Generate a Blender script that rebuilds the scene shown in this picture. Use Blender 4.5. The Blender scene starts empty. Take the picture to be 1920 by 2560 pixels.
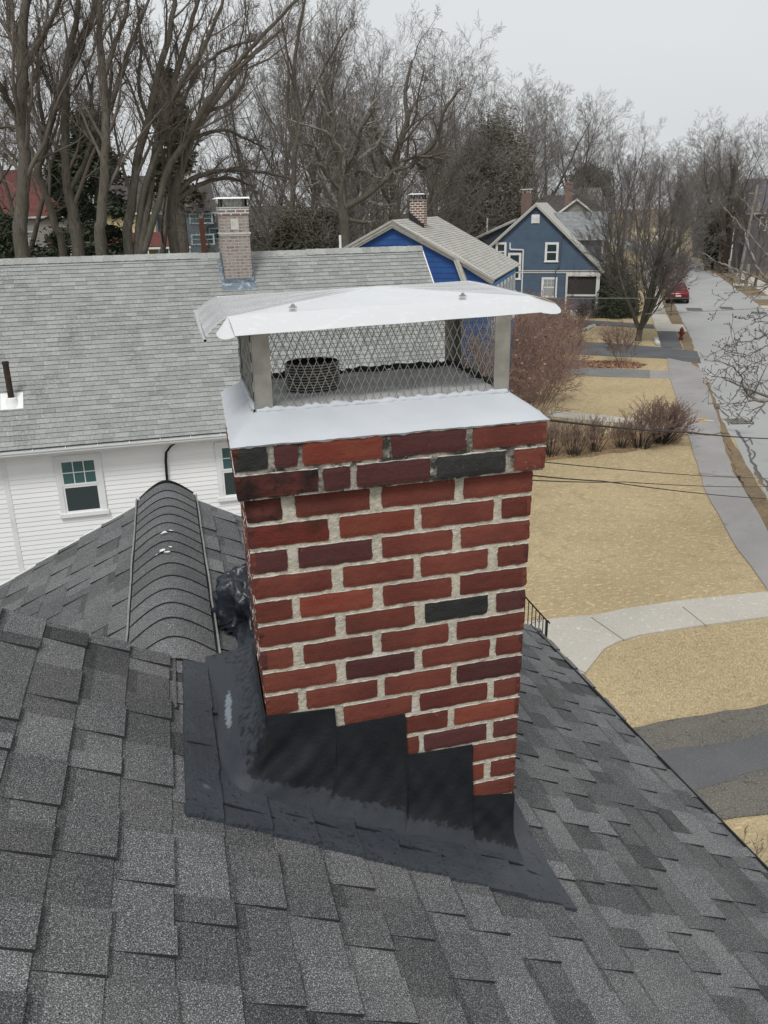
import bpy, math, random
import numpy as np
from mathutils import Vector, Matrix
C = bpy.context.scene
R = math.radians
rnd = random.Random(7)
# ------------------------------------------------------------------ camera, sky, sun
CAM = np.array([-0.19204, -1.92258, 8.15132]); YAW, PITCH, ROLL, FPX = 0.271679, 0.348159, -0.018723, 2106.15
fw = np.array([math.sin(YAW)*math.cos(PITCH), math.cos(YAW)*math.cos(PITCH), -math.sin(PITCH)])
r0 = np.array([math.cos(YAW), -math.sin(YAW), 0.0]); u0 = np.cross(r0, fw)
rt = r0*math.cos(ROLL)+u0*math.sin(ROLL); up = -r0*math.sin(ROLL)+u0*math.cos(ROLL)
cam = bpy.data.cameras.new('camera'); co = bpy.data.objects.new('camera', cam); C.collection.objects.link(co)
cam.sensor_fit = 'HORIZONTAL'; cam.sensor_width = 36; cam.lens = 36*FPX/1920; cam.clip_start = .05; cam.clip_end = 3000
M4 = Matrix(((rt[0], up[0], -fw[0], CAM[0]), (rt[1], up[1], -fw[1], CAM[1]), (rt[2], up[2], -fw[2], CAM[2]), (0, 0, 0, 1)))
co.matrix_world = M4; C.camera = co
w = bpy.data.worlds.new('World'); C.world = w; w.use_nodes = True
nt = w.node_tree; nt.nodes.clear()
SUN_EL, SUN_AZ = R(55), R(212)      # compass azimuth from +Y clockwise
sky = nt.nodes.new('ShaderNodeTexSky'); sky.sky_type = 'NISHITA'; sky.sun_disc = False
sky.sun_elevation = SUN_EL; sky.sun_rotation = SUN_AZ; sky.dust_density = 4; sky.air_density = 1.0
hs = nt.nodes.new('ShaderNodeHueSaturation'); hs.inputs['Saturation'].default_value = .12
bg = nt.nodes.new('ShaderNodeBackground'); bg.inputs['Strength'].default_value = .1
tc = nt.nodes.new('ShaderNodeTexCoord'); nz = nt.nodes.new('ShaderNodeTexNoise'); nz.inputs['Scale'].default_value = 1.6; nz.inputs['Detail'].default_value = 4
mp = nt.nodes.new('ShaderNodeMapping'); mp.inputs['Scale'].default_value = (1, 1, 3)
cr = nt.nodes.new('ShaderNodeMapRange'); cr.inputs['To Min'].default_value = 5.6; cr.inputs['To Max'].default_value = 7.9
comb = nt.nodes.new('ShaderNodeMix'); comb.data_type = 'RGBA'; comb.inputs[0].default_value = .9   # the overcast layer over the clear sky
tint = nt.nodes.new('ShaderNodeMix'); tint.data_type = 'RGBA'; tint.blend_type = 'MULTIPLY'; tint.inputs[0].default_value = 1
tint.inputs[7].default_value = (.965, 1.0, 1.02, 1)
out = nt.nodes.new('ShaderNodeOutputWorld'); L = nt.links.new
L(tc.outputs['Generated'], mp.inputs[0]); L(mp.outputs[0], nz.inputs['Vector']); L(nz.outputs['Fac'], cr.inputs['Value'])
L(sky.outputs[0], hs.inputs['Color']); L(hs.outputs[0], comb.inputs[6]); L(cr.outputs[0], tint.inputs[6]); L(tint.outputs[2], comb.inputs[7])
L(comb.outputs[2], bg.inputs['Color']); L(bg.outputs[0], out.inputs[0])
sl = bpy.data.lights.new('sun', 'SUN'); sl.energy = 1.75; sl.angle = R(16); sl.color = (1, .97, .93)
so = bpy.data.objects.new('sun', sl); C.collection.objects.link(so)
sd = Vector((math.sin(SUN_AZ)*math.cos(SUN_EL), math.cos(SUN_AZ)*math.cos(SUN_EL), math.sin(SUN_EL)))
so.rotation_euler = sd.to_track_quat('Z', 'Y').to_euler(); so.location = (0, 0, 60)
C.view_settings.view_transform = 'Standard'; C.view_settings.look = 'None'; C.view_settings.exposure = .17; C.view_settings.gamma = 1
try: C.view_settings.use_curve_mapping = False
except Exception: pass

# ------------------------------------------------------------------ measuring helpers: a place in the photograph to a point on a plane
def ray(x, y): return CAM, fw+rt*(x-960)/FPX-up*(y-1280)/FPX
def onp(x, y, n, c):
    o, d = ray(x, y); n = np.array(n, float); return o+d*((c-o@n)/(d@n))
def ony(x, y, Y): return onp(x, y, (0, 1, 0), Y)
def onz(x, y, Z=0.0): return onp(x, y, (0, 0, 1), Z)
def zz(ox, oy, s, pts): return [(ox+a/s, oy+b/s) for a, b in pts]

# ------------------------------------------------------------------ objects
def link(o, parent=None):
    C.collection.objects.link(o)
    if parent is not None: o.parent = parent
    return o
def tag(o, label=None, cat=None, group=None, kind=None):
    if label: o['label'] = label
    if cat: o['category'] = cat
    if group: o['group'] = group
    if kind: o['kind'] = kind
    return o
def thing(name, label, cat, loc=(0, 0, 0), rz=0, group=None):
    o = link(bpy.data.objects.new(name, None)); o.location = loc; o.rotation_euler = (0, 0, rz); o.empty_display_size = .2
    return tag(o, label, cat, group)
def kids(o): return [c for c in bpy.data.objects if c.parent == o]
def copy_tree(o, parent=None, ch=None):
    c = o.copy(); C.collection.objects.link(c)
    if parent is not None: c.parent = parent
    for k in kids(o): copy_tree(k, c)
    return c
class MB:
    def __init__(s): s.v = []; s.f = []; s.m = []; s.t = []
    def quad(s, a, b, c, d, m=0, t=1.0):
        n = len(s.v); s.v += [tuple(a), tuple(b), tuple(c), tuple(d)]; s.f.append((n, n+1, n+2, n+3)); s.m.append(m); s.t.append(t)
    def poly(s, pts, m=0, t=1.0):
        n = len(s.v); s.v += [tuple(p) for p in pts]; s.f.append(tuple(range(n, n+len(pts)))); s.m.append(m); s.t.append(t)
    def obox(s, O, X, Y, Z, m=0, t=1.0):      # box from corner O with edge vectors
        O, X, Y, Z = [np.array(q, float) for q in (O, X, Y, Z)]; n = len(s.v)
        if np.cross(X, Y)@Z < 0: O = O+X; X = -X
        for k in (O, O+X, O+X+Y, O+Y, O+Z, O+X+Z, O+X+Y+Z, O+Y+Z): s.v.append(tuple(k))
        for q in ((0, 3, 2, 1), (4, 5, 6, 7), (0, 1, 5, 4), (1, 2, 6, 5), (2, 3, 7, 6), (3, 0, 4, 7)):
            s.f.append(tuple(n+i for i in q)); s.m.append(m); s.t.append(t)
    def box(s, x0, x1, y0, y1, z0, z1, m=0, t=1.0): s.obox((x0, y0, z0), (x1-x0, 0, 0), (0, y1-y0, 0), (0, 0, z1-z0), m, t)
    def bar(s, a, b, w_, h_, m=0, t=1.0, upv=(0, 0, 1)):
        a = np.array(a, float); b = np.array(b, float); d = b-a; u_ = np.array(upv, float)
        x = np.cross(d, u_); x /= np.linalg.norm(x)+1e-9; z = np.cross(x, d); z /= np.linalg.norm(z)+1e-9
        s.obox(a-x*w_/2-z*h_/2, d, x*w_, z*h_, m, t)
    def grid(s, P, m=0, t=1.0, tf=None, wrap=False):       # P[i][j] points
        P = np.asarray(P, float); a, b = P.shape[:2]; n = len(s.v); s.v += [tuple(q) for q in P.reshape(-1, 3)]
        for i in range(a-1):
            for j in range(b if wrap else b-1):
                j2 = (j+1) % b
                s.f.append((n+i*b+j, n+i*b+j2, n+(i+1)*b+j2, n+(i+1)*b+j)); s.m.append(m); s.t.append(tf(i, j) if tf else t)
    def lathe(s, prof, c=(0, 0, 0), n=20, m=0, t=1.0, sx=1, sy=1):
        P = [[(c[0]+r_*sx*math.cos(2*math.pi*k/n), c[1]+r_*sy*math.sin(2*math.pi*k/n), c[2]+z_) for k in range(n)] for r_, z_ in prof]
        s.grid(P, m, t, wrap=True)
    def tube(s, pts, rad, n=6, m=0, t=1.0):
        pts = np.array(pts, float); K = len(pts); rad = np.broadcast_to(np.array(rad, float), (K,))
        v_, f_ = tubes([(pts, rad)], n); o = len(s.v); s.v += [tuple(q) for q in v_]
        for q in f_: s.f.append(tuple(int(i)+o for i in q)); s.m.append(m); s.t.append(t)
    def build(s, name, mats, parent=None, smooth=False, loc=None):
        me = bpy.data.meshes.new(name); me.from_pydata(s.v, [], s.f)
        if not isinstance(mats, (list, tuple)): mats = [mats]
        for k in mats: me.materials.append(k)
        me.polygons.foreach_set('material_index', s.m)
        if smooth: me.polygons.foreach_set('use_smooth', [True]*len(s.f))
        if any(q != 1.0 for q in s.t):
            at_ = me.attributes.new('tone', 'FLOAT', 'FACE'); at_.data.foreach_set('value', s.t)
        else:
            at_ = me.attributes.new('tone', 'FLOAT', 'FACE'); at_.data.foreach_set('value', [1.0]*len(s.f))
        me.update(); o = link(bpy.data.objects.new(name, me), parent)
        return o
def tubes(lines, sides):
    groups = {}
    for P, r_ in lines: groups.setdefault(len(P), []).append((P, r_))
    V = []; F = []; off = 0
    for n, g in groups.items():
        P = np.array([a for a, _ in g], float); Rr = np.array([b for _, b in g], float); m = len(g)
        T = np.empty_like(P); T[:, 1:-1] = P[:, 2:]-P[:, :-2]; T[:, 0] = P[:, 1]-P[:, 0]; T[:, -1] = P[:, -1]-P[:, -2]
        T /= np.linalg.norm(T, axis=2, keepdims=True)+1e-9
        mean = np.abs(T.mean(axis=1)); ref = np.zeros((m, 3)); ref[np.arange(m), mean.argmin(axis=1)] = 1
        A = np.cross(T, ref[:, None, :]); A /= np.linalg.norm(A, axis=2, keepdims=True)+1e-9; B = np.cross(T, A)
        ang = np.arange(sides)*2*math.pi/sides
        ring = P[:, :, None, :]+Rr[:, :, None, None]*(A[:, :, None, :]*np.cos(ang)[None, None, :, None]+B[:, :, None, :]*np.sin(ang)[None, None, :, None])
        V.append(ring.reshape(-1, 3)); idx = np.arange(m*n*sides).reshape(m, n, sides)+off
        a = idx[:, :-1]; b = idx[:, 1:]; F.append(np.stack([a, np.roll(a, -1, 2), np.roll(b, -1, 2), b], -1).reshape(-1, 4)); off += m*n*sides
    return np.concatenate(V), np.concatenate(F)
def fast_mesh(name, V, F, mat, smooth=True, tone=None):
    me = bpy.data.meshes.new(name); k = F.shape[1]
    me.vertices.add(len(V)); me.vertices.foreach_set('co', np.asarray(V, np.float32).ravel())
    me.loops.add(F.size); me.loops.foreach_set('vertex_index', F.astype(np.int32).ravel())
    me.polygons.add(len(F)); me.polygons.foreach_set('loop_start', np.arange(0, F.size, k, dtype=np.int32))
    me.polygons.foreach_set('loop_total', np.full(len(F), k, dtype=np.int32))
    if smooth: me.polygons.foreach_set('use_smooth', np.ones(len(F), bool))
    at_ = me.attributes.new('tone', 'FLOAT', 'FACE'); at_.data.foreach_set('value', np.ones(len(F), np.float32) if tone is None else np.asarray(tone, np.float32))
    me.materials.append(mat); me.update(calc_edges=True); me.validate(); return me

# ------------------------------------------------------------------ materials
def mat(name, col, rough=.8, metal=0, noise=(), bump=None, spec=.3, tone=True, alpha=None):
    m = bpy.data.materials.new(name); m.use_nodes = True; t = m.node_tree; b = t.nodes['Principled BSDF']; K = t.links.new
    b.inputs['Roughness'].default_value = rough; b.inputs['Metallic'].default_value = metal; b.inputs['Specular IOR Level'].default_value = spec
    tcn = t.nodes.new('ShaderNodeTexCoord'); cur = t.nodes.new('ShaderNodeRGB'); cur.outputs[0].default_value = (*col, 1); o = cur.outputs[0]
    for nd in noise:                       # (scale, other colour, lo, hi, detail, stretch)
        sc, c2, lo, hi = nd[:4]; det = nd[4] if len(nd) > 4 else 3; st = nd[5] if len(nd) > 5 else (1, 1, 1)
        mpn = t.nodes.new('ShaderNodeMapping'); mpn.inputs['Scale'].default_value = st; K(tcn.outputs['Object'], mpn.inputs[0])
        n_ = t.nodes.new('ShaderNodeTexNoise'); n_.inputs['Scale'].default_value = sc; n_.inputs['Detail'].default_value = det; K(mpn.outputs[0], n_.inputs['Vector'])
        mr = t.nodes.new('ShaderNodeMapRange'); mr.inputs['From Min'].default_value = lo; mr.inputs['From Max'].default_value = hi; K(n_.outputs['Fac'], mr.inputs['Value'])
        mx = t.nodes.new('ShaderNodeMix'); mx.data_type = 'RGBA'; K(mr.outputs[0], mx.inputs[0]); K(o, mx.inputs[6]); mx.inputs[7].default_value = (*c2, 1); o = mx.outputs[2]
    if tone:
        at_ = t.nodes.new('ShaderNodeAttribute'); at_.attribute_name = 'tone'
        mx = t.nodes.new('ShaderNodeVectorMath'); mx.operation = 'SCALE'; K(o, mx.inputs[0]); K(at_.outputs['Fac'], mx.inputs['Scale']); o = mx.outputs[0]
    K(o, b.inputs['Base Color'])
    if bump:
        prev = None
        for sc, dist in (bump if isinstance(bump[0], tuple) else (bump,)):
            n_ = t.nodes.new('ShaderNodeTexNoise'); n_.inputs['Scale'].default_value = sc; n_.inputs['Detail'].default_value = 4; K(tcn.outputs['Object'], n_.inputs['Vector'])
            bp = t.nodes.new('ShaderNodeBump'); bp.inputs['Distance'].default_value = dist; bp.inputs['Strength'].default_value = 1; K(n_.outputs['Fac'], bp.inputs['Height'])
            if prev: K(prev, bp.inputs['Normal'])
            prev = bp.outputs[0]
        K(prev, b.inputs['Normal'])
    return m
def brickmat(name, c1, c2, mortar, bw=.21, rh=.07, ms=.012, th=0.0, wash=None):
    m = bpy.data.materials.new(name); m.use_nodes = True; t = m.node_tree; b = t.nodes['Principled BSDF']; K = t.links.new
    b.inputs['Roughness'].default_value = .9
    tcn = t.nodes.new('ShaderNodeTexCoord'); sp = t.nodes.new('ShaderNodeSeparateXYZ'); K(tcn.outputs['Object'], sp.inputs[0])
    ad = t.nodes.new('ShaderNodeMath'); ad.operation = 'ADD'; K(sp.outputs[0], ad.inputs[0]); K(sp.outputs[1], ad.inputs[1])
    cb = t.nodes.new('ShaderNodeCombineXYZ'); K(ad.outputs[0], cb.inputs[0]); K(sp.outputs[2], cb.inputs[1])
    bt = t.nodes.new('ShaderNodeTexBrick'); K(cb.outputs[0], bt.inputs['Vector']); bt.inputs['Scale'].default_value = 1
    bt.inputs['Brick Width'].default_value = bw; bt.inputs['Row Height'].default_value = rh; bt.inputs['Mortar Size'].default_value = ms
    bt.inputs['Color1'].default_value = (*c1, 1); bt.inputs['Color2'].default_value = (*c2, 1); bt.inputs['Mortar'].default_value = (*mortar, 1)
    o = bt.outputs[0]
    if wash:
        n_ = t.nodes.new('ShaderNodeTexNoise'); n_.inputs['Scale'].default_value = 9; n_.inputs['Detail'].default_value = 5; K(tcn.outputs['Object'], n_.inputs['Vector'])
        mr = t.nodes.new('ShaderNodeMapRange'); mr.inputs['From Min'].default_value = .35; mr.inputs['From Max'].default_value = .65; K(n_.outputs['Fac'], mr.inputs['Value'])
        mx = t.nodes.new('ShaderNodeMix'); mx.data_type = 'RGBA'; K(mr.outputs[0], mx.inputs[0]); K(o, mx.inputs[6]); mx.inputs[7].default_value = (*wash, 1); o = mx.outputs[2]
    K(o, b.inputs['Base Color']); return m
def granule(name, dark, light, mid, sc=430, lo=.36, hi=.64, big=None):
    m = mat(name, mid, .95, noise=(((big,) if big else ())+((sc, dark, lo+.13, lo, 2), (sc*.83, light, hi-.14, hi, 2))), bump=((sc, .0012),), spec=.15)
    return m
M = {}
M['shingle'] = granule('charcoal_shingle', (.022, .022, .026), (.37, .375, .37), (.096, .100, .106), 450, .38, .67, (3.1, (.135, .136, .137), .45, .7, 4))
M['shingle_base'] = mat('shingle_edge', (.03, .03, .032), .95)
M['wshingle'] = mat('pale_grey_shingle', (.315, .325, .315), .95, noise=((90, (.23, .24, .235), .45, .65), (1.3, (.22, .23, .23), .5, .75, 5, (1, .6, .6)), (22, (.37, .38, .365), .5, .7)), bump=(160, .002), spec=.15)
M['cshingle'] = mat('weathered_shingle', (.43, .42, .39), .95, noise=((3, (.34, .335, .31), .4, .7),), spec=.15)
M['gshingle'] = mat('mid_grey_shingle', (.26, .275, .28), .95, noise=((3, (.2, .21, .22), .4, .7),), spec=.15)
M['dshingle'] = mat('dark_brown_shingle', (.07, .062, .06), .95, noise=((3, (.1, .09, .085), .4, .7),), spec=.15)
M['rshingle'] = mat('red_shingle', (.15, .058, .052), .95, noise=((2, (.11, .045, .042), .4, .7),), spec=.15)
M['brick'] = mat('red_brick', (.178, .053, .036), .85, noise=((7, (.125, .034, .027), .35, .7), (3.2, (.105, .036, .03), .5, .72, 6), (22, (.33, .27, .22), .70, .80, 6), (160, (.22, .075, .055), .64, .76, 3), (60, (.07, .024, .02), .66, .78, 4)), bump=((35, .004), (260, .0012)), spec=.25)
M['mortar'] = mat('mortar', (.56, .52, .43), .95, noise=((60, (.40, .375, .315), .4, .65, 5), (14, (.62, .60, .55), .55, .7, 5), (5, (.2, .19, .17), .64, .78, 5)), bump=((120, .004), (400, .0012)), spec=.15)
M['soot_mortar'] = mat('sooty_mortar', (.34, .32, .28), .95, noise=((26, (.05, .05, .045), .42, .62, 6), (90, (.5, .48, .44), .6, .7, 4)), bump=((120, .004),), spec=.15)
M['crown'] = mat('white_crown_coat', (.53, .555, .595), .62, noise=((6, (.48, .51, .55), .4, .7, 4),), bump=((14, .003), (140, .0005)), spec=.3)
M['cement'] = mat('grey_cement', (.50, .505, .51), .9, noise=((16, (.38, .385, .39), .4, .65, 5), (60, (.6, .6, .6), .6, .72, 4)), bump=((40, .003),), spec=.2)
M['sealant'] = mat('sealant_and_gap_black', (.022, .023, .026), .6, bump=((60, .006),))
M['membrane'] = mat('black_membrane', (.0125, .0145, .018), .66, noise=((5, (.017, .020, .025), .4, .7, 4), (40, (.009, .010, .012), .6, .75, 4)), bump=((9, .003), (28, .0025), (120, .0012)), spec=.22)
M['membrane2'] = mat('painted_flashing', (.044, .050, .062), .55, noise=((6, (.060, .067, .080), .4, .7, 4), (70, (.02, .023, .028), .6, .7, 5), (9, (.15, .18, .21), .7, .8, 6)), bump=((20, .005), (90, .0025)), spec=.35)
M['steel'] = mat('sheet_steel', (.86, .865, .875), .24, .6, noise=((5, (.84, .845, .86), .4, .7, 4), (38, (.93, .93, .93), .58, .68, 5, (1, 2.2, 1))), bump=((6, .0025),), spec=.5)
M['dullsteel'] = mat('dull_steel', (.40, .40, .38), .5, .75, noise=((20, (.28, .28, .26), .4, .7, 4),), bump=((60, .0008),), spec=.4)
M['meshsteel'] = mat('mesh_steel', (.36, .36, .34), .45, .7)
M['white'] = mat('white_paint', (.78, .79, .79), .6, noise=((3, (.70, .71, .71), .45, .7, 4),), spec=.3)
M['siding'] = mat('white_vinyl_siding', (.87, .87, .87), .55, noise=((1.2, (.83, .835, .84), .4, .7, 3),), spec=.3)
M['trim'] = mat('greyed_trim', (.55, .55, .52), .7, noise=((8, (.42, .42, .40), .45, .7, 4),))
M['gutter'] = mat('gutter_aluminium', (.68, .69, .69), .45, noise=((4, (.5, .51, .52), .55, .75, 5, (1, 4, 4)),))
M['glass'] = mat('window_glass', (.035, .055, .055), .07, 0, spec=.6, tone=True)
M['blind'] = mat('green_tinted_glass', (.06, .13, .13), .12, spec=.5, noise=((1.5, (.08, .16, .155), .4, .6),))
M['dark'] = mat('dark_opening', (.012, .012, .013), .9)
M['rust'] = mat('rusty_iron', (.035, .027, .023), .8, noise=((9, (.10, .045, .025), .5, .7, 4),), bump=(40, .002))
M['iron'] = mat('black_iron', (.012, .012, .013), .5)
M['cable'] = mat('cable_black', (.012, .012, .013), .55)
M['blue'] = mat('bright_blue_paint', (.022, .082, .27), .6, noise=((3, (.018, .065, .22), .4, .7, 4),))
M['lblue'] = mat('light_blue_paint', (.08, .23, .50), .6, noise=((2, (.065, .19, .42), .4, .7, 4),))
M['slate'] = mat('slate_blue_paint', (.085, .128, .19), .7, noise=((2, (.072, .11, .165), .4, .7, 4),))
M['slate2'] = mat('grey_blue_paint', (.10, .115, .15), .7, noise=((2, (.085, .095, .12), .4, .7, 4),))
M['vict'] = mat('dull_blue_grey_paint', (.13, .165, .195), .75); M['vlight'] = mat('pale_blue_paint', (.40, .50, .53), .75)
M['yellow'] = mat('cream_yellow_paint', (.55, .48, .27), .75); M['greywall'] = mat('grey_clapboard', (.27, .255, .235), .8)
M['bark'] = mat('bark', (.115, .102, .085), .95, noise=((6, (.16, .145, .125), .45, .7, 5, (1, 1, .25)), (30, (.05, .044, .036), .5, .7, 4, (1, 1, .15)), (2.2, (.10, .10, .075), .5, .7, 4)), bump=(22, .02), spec=.1)
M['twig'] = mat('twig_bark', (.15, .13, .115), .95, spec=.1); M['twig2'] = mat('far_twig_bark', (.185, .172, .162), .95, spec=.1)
M['redtwig'] = mat('red_twig', (.30, .20, .165), .95, noise=((1.5, (.24, .17, .14), .4, .7),), spec=.1)
M['greytwig'] = mat('lichen_grey_bark', (.27, .255, .235), .95, noise=((9, (.10, .09, .08), .45, .65, 4),), spec=.1)
M['copper'] = mat('copper_leaf', (.20, .085, .075), .9, spec=.1); M['dryleaf'] = mat('dry_leaf', (.36, .22, .15), .9, noise=((4, (.2, .09, .05), .4, .7),), spec=.1)
M['needle'] = mat('evergreen_needles', (.058, .074, .05), .9, noise=((.8, (.08, .09, .06), .4, .7),), spec=.1)
M['olive'] = mat('olive_evergreen', (.095, .095, .065), .9, noise=((.8, (.125, .115, .08), .4, .7),), spec=.1)
M['car'] = mat('red_car_paint', (.17, .012, .018), .25, .3, spec=.6); M['tyre'] = mat('tyre_rubber', (.015, .015, .015), .9)
M['chrome'] = mat('wheel_alloy', (.5, .5, .5), .3, .9); M['tail'] = mat('tail_lamp', (.3, .01, .01), .2); M['plate'] = mat('number_plate', (.65, .65, .62), .5)
M['hydrant'] = mat('hydrant_red', (.17, .035, .028), .7, noise=((12, (.10, .03, .025), .5, .7),)); M['pole'] = mat('weathered_pole', (.27, .25, .22), .95, noise=((8, (.18, .165, .145), .4, .7, 4, (1, 1, .1)),))
M['globe'] = mat('lamp_globe', (.8, .8, .78), .3)
M['tarp'] = mat('black_plastic_sheet', (.014, .017, .024), .36, noise=((4, (.026, .034, .050), .45, .7, 4), (24, (.35, .38, .42), .72, .75, 4)), bump=((16, .006), (50, .002)), spec=.5)
M['dropping'] = mat('white_dropping', (.7, .7, .68), .9)

def groundmat(name, a, b, c, s=1.0, fine=40, bumpd=.02):
    return mat(name, a, .97, noise=((.35*s, b, .4, .68, 5), (2.6*s, c, .5, .72, 5), (fine, tuple(q*.62 for q in a), .5, .66, 4, (1, .45, 1)), (fine*.31, tuple(min(1, q*1.3) for q in a), .55, .7, 4, (.5, 1, 1))), bump=((fine*.8, bumpd), (6, .03)), spec=.08, tone=False)
M['lawn'] = groundmat('dormant_lawn', (.46, .37, .225), (.37, .30, .18), (.36, .275, .165))
M['dirt'] = groundmat('verge_dirt', (.20, .155, .105), (.27, .20, .12), (.15, .12, .09), 2)
M['leafbed'] = groundmat('leaf_litter', (.26, .14, .085), (.33, .19, .11), (.16, .10, .07), 3, 14, .05)
M['road'] = mat('road_asphalt', (.31, .315, .31), .95, noise=((.16, (.36, .365, .36), .4, .68, 5), (.9, (.25, .25, .25), .56, .75, 6, (1, 1, 1)), (60, (.39, .39, .38), .55, .7, 3)), bump=(90, .004), spec=.15, tone=False)
M['walkasph'] = mat('walk_asphalt', (.27, .258, .252), .95, noise=((.5, (.32, .31, .305), .4, .68, 5), (3, (.20, .195, .19), .6, .75, 6), (60, (.37, .36, .35), .55, .7, 3)), bump=(90, .004), spec=.15, tone=False)
M['drive'] = mat('dark_drive_asphalt', (.095, .098, .104), .9, noise=((.6, (.13, .132, .135), .4, .68, 5), (50, (.16, .16, .16), .55, .7, 3)), bump=(60, .005), spec=.2, tone=False)
M['concrete'] = mat('walk_concrete', (.47, .445, .39), .95, noise=((.8, (.41, .39, .345), .4, .7, 5), (25, (.33, .31, .27), .56, .7, 5), (12, (.60, .58, .53), .6, .72, 6)), bump=((60, .004),), spec=.15, tone=False)
M['tar'] = mat('tar_seal', (.10, .10, .10), .8, tone=False); M['yellowpaint'] = mat('yellow_road_paint', (.55, .36, .10), .9, noise=((6, (.25, .2, .15), .5, .65, 5),), tone=False)
M['whitepaint'] = mat('worn_white_paint', (.6, .6, .58), .9, noise=((5, (.27, .27, .27), .45, .6, 5),), tone=False)
def worn_membrane():
    m = mat('tarred_membrane', (.0125, .0145, .018), .6, noise=((5, (.017, .020, .025), .4, .7, 4),), bump=((11, .004), (28, .0025), (120, .0012)), spec=.25, tone=False)
    t = m.node_tree; K = t.links.new; b = t.nodes['Principled BSDF']; src = b.inputs['Base Color'].links[0].from_socket
    tcn = t.nodes.new('ShaderNodeTexCoord'); nn = t.nodes.new('ShaderNodeTexNoise'); nn.inputs['Scale'].default_value = 55; nn.inputs['Detail'].default_value = 8; K(tcn.outputs['Object'], nn.inputs['Vector'])
    a = t.nodes.new('ShaderNodeAttribute'); a.attribute_name = 'worn'
    for lo, hi, c in ((.78, .98, (.042, .048, .059)), (1.85, 2.1, (.20, .235, .27))):
        ad = t.nodes.new('ShaderNodeMath'); ad.operation = 'ADD'; K(a.outputs['Fac'], ad.inputs[0]); K(nn.outputs['Fac'], ad.inputs[1])
        mr = t.nodes.new('ShaderNodeMapRange'); mr.inputs['From Min'].default_value = lo; mr.inputs['From Max'].default_value = hi; K(ad.outputs[0], mr.inputs['Value'])
        mx = t.nodes.new('ShaderNodeMix'); mx.data_type = 'RGBA'; K(mr.outputs[0], mx.inputs[0]); K(src, mx.inputs[6]); mx.inputs[7].default_value = (*c, 1); src = mx.outputs[2]
    K(src, b.inputs['Base Color']); return m
M['tarred'] = worn_membrane()
def old_asphalt():
    m = mat('cracked_old_asphalt', (.135, .126, .11), .95, noise=((.9, (.10, .097, .092), .4, .68, 5), (40, (.25, .23, .19), .52, .7, 4)), bump=(40, .01), spec=.15, tone=False)
    t = m.node_tree; K = t.links.new; b = t.nodes['Principled BSDF']; src = b.inputs['Base Color'].links[0].from_socket
    tcn = t.nodes.new('ShaderNodeTexCoord'); nn = t.nodes.new('ShaderNodeTexNoise'); nn.inputs['Scale'].default_value = 3; K(tcn.outputs['Object'], nn.inputs['Vector'])
    vm = t.nodes.new('ShaderNodeVectorMath'); vm.operation = 'MULTIPLY_ADD'; K(nn.outputs['Color'], vm.inputs[0]); vm.inputs[1].default_value = (.7, .7, .7); K(tcn.outputs['Object'], vm.inputs[2])
    v = t.nodes.new('ShaderNodeTexVoronoi'); v.feature = 'DISTANCE_TO_EDGE'; v.inputs['Scale'].default_value = 2.6; K(vm.outputs[0], v.inputs['Vector'])
    mr = t.nodes.new('ShaderNodeMapRange'); mr.inputs['From Min'].default_value = .0; mr.inputs['From Max'].default_value = .022; mr.inputs['To Min'].default_value = .7; mr.inputs['To Max'].default_value = 0; K(v.outputs['Distance'], mr.inputs['Value'])
    mx = t.nodes.new('ShaderNodeMix'); mx.data_type = 'RGBA'; K(mr.outputs[0], mx.inputs[0]); K(src, mx.inputs[6]); mx.inputs[7].default_value = (.05, .045, .04, 1); K(mx.outputs[2], b.inputs['Base Color']); return m
M['oldasph'] = old_asphalt()

# ------------------------------------------------------------------ ground, road, paths (the setting)
def sheet(name, pts, z, m, thick=0.0, kind='structure', label=None, cat=None):
    mb = MB(); P = [(p[0], p[1], z) for p in pts]
    ar = sum(P[i][0]*P[(i+1) % len(P)][1]-P[(i+1) % len(P)][0]*P[i][1] for i in range(len(P)))
    if ar < 0: P = P[::-1]
    import mathutils
    tri = mathutils.geometry.tessellate_polygon([[Vector(q) for q in P]])
    n = len(mb.v); mb.v += P
    for t in tri:
        a, b, c = [Vector(P[i]) for i in t]
        if (b-a).cross(c-a).z < 0: t = t[::-1]
        mb.f.append(tuple(n+i for i in t)); mb.m.append(0); mb.t.append(1.0)
    if thick:
        for i in range(len(P)):
            a, b = P[i], P[(i+1) % len(P)]; mb.quad((a[0], a[1], z-thick), (b[0], b[1], z-thick), b, a)
    return tag(mb.build(name, m), label, cat, None, kind)
def rough_edge(pts, amp, step):       # break a straight outline into an uneven one
    o = []
    for i in range(len(pts)):
        a = np.array(pts[i][:2], float); b = np.array(pts[(i+1) % len(pts)][:2], float); n = max(1, int(np.linalg.norm(b-a)/step))
        n = min(n, 60); nn = np.array([-(b-a)[1], (b-a)[0]])/(np.linalg.norm(b-a)+1e-9)
        for k in range(n):
            q = a+(b-a)*k/n
            if k: q = q+nn*rnd.uniform(-amp, amp)
            o.append(q)
    return o
Z6 = lambda *p: [onz(1300+a/2.676, 780+b/2.676)[:2] for a, b in p]
Z5 = lambda *p: [onz(1440+a/3.456, 500+b/3.456)[:2] for a, b in p]
PX = lambda *p: [onz(a, b)[:2] for a, b in p]
g = MB(); g.quad((-700, -700, 0), (900, -700, 0), (900, 900, 0), (-700, 900, 0)); tag(g.build('lawn', M['lawn']), kind='structure')
road_l = PX((1915, 1240), (1850, 1130), (1800, 1040), (1775, 960), (1750, 925), (1729, 847), (1689, 766))
road_r = PX((1886, 755), (1805, 697))
vdir = np.array([math.sin(R(31)), math.cos(R(31))]); udir = np.array([vdir[1], -vdir[0]])
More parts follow.
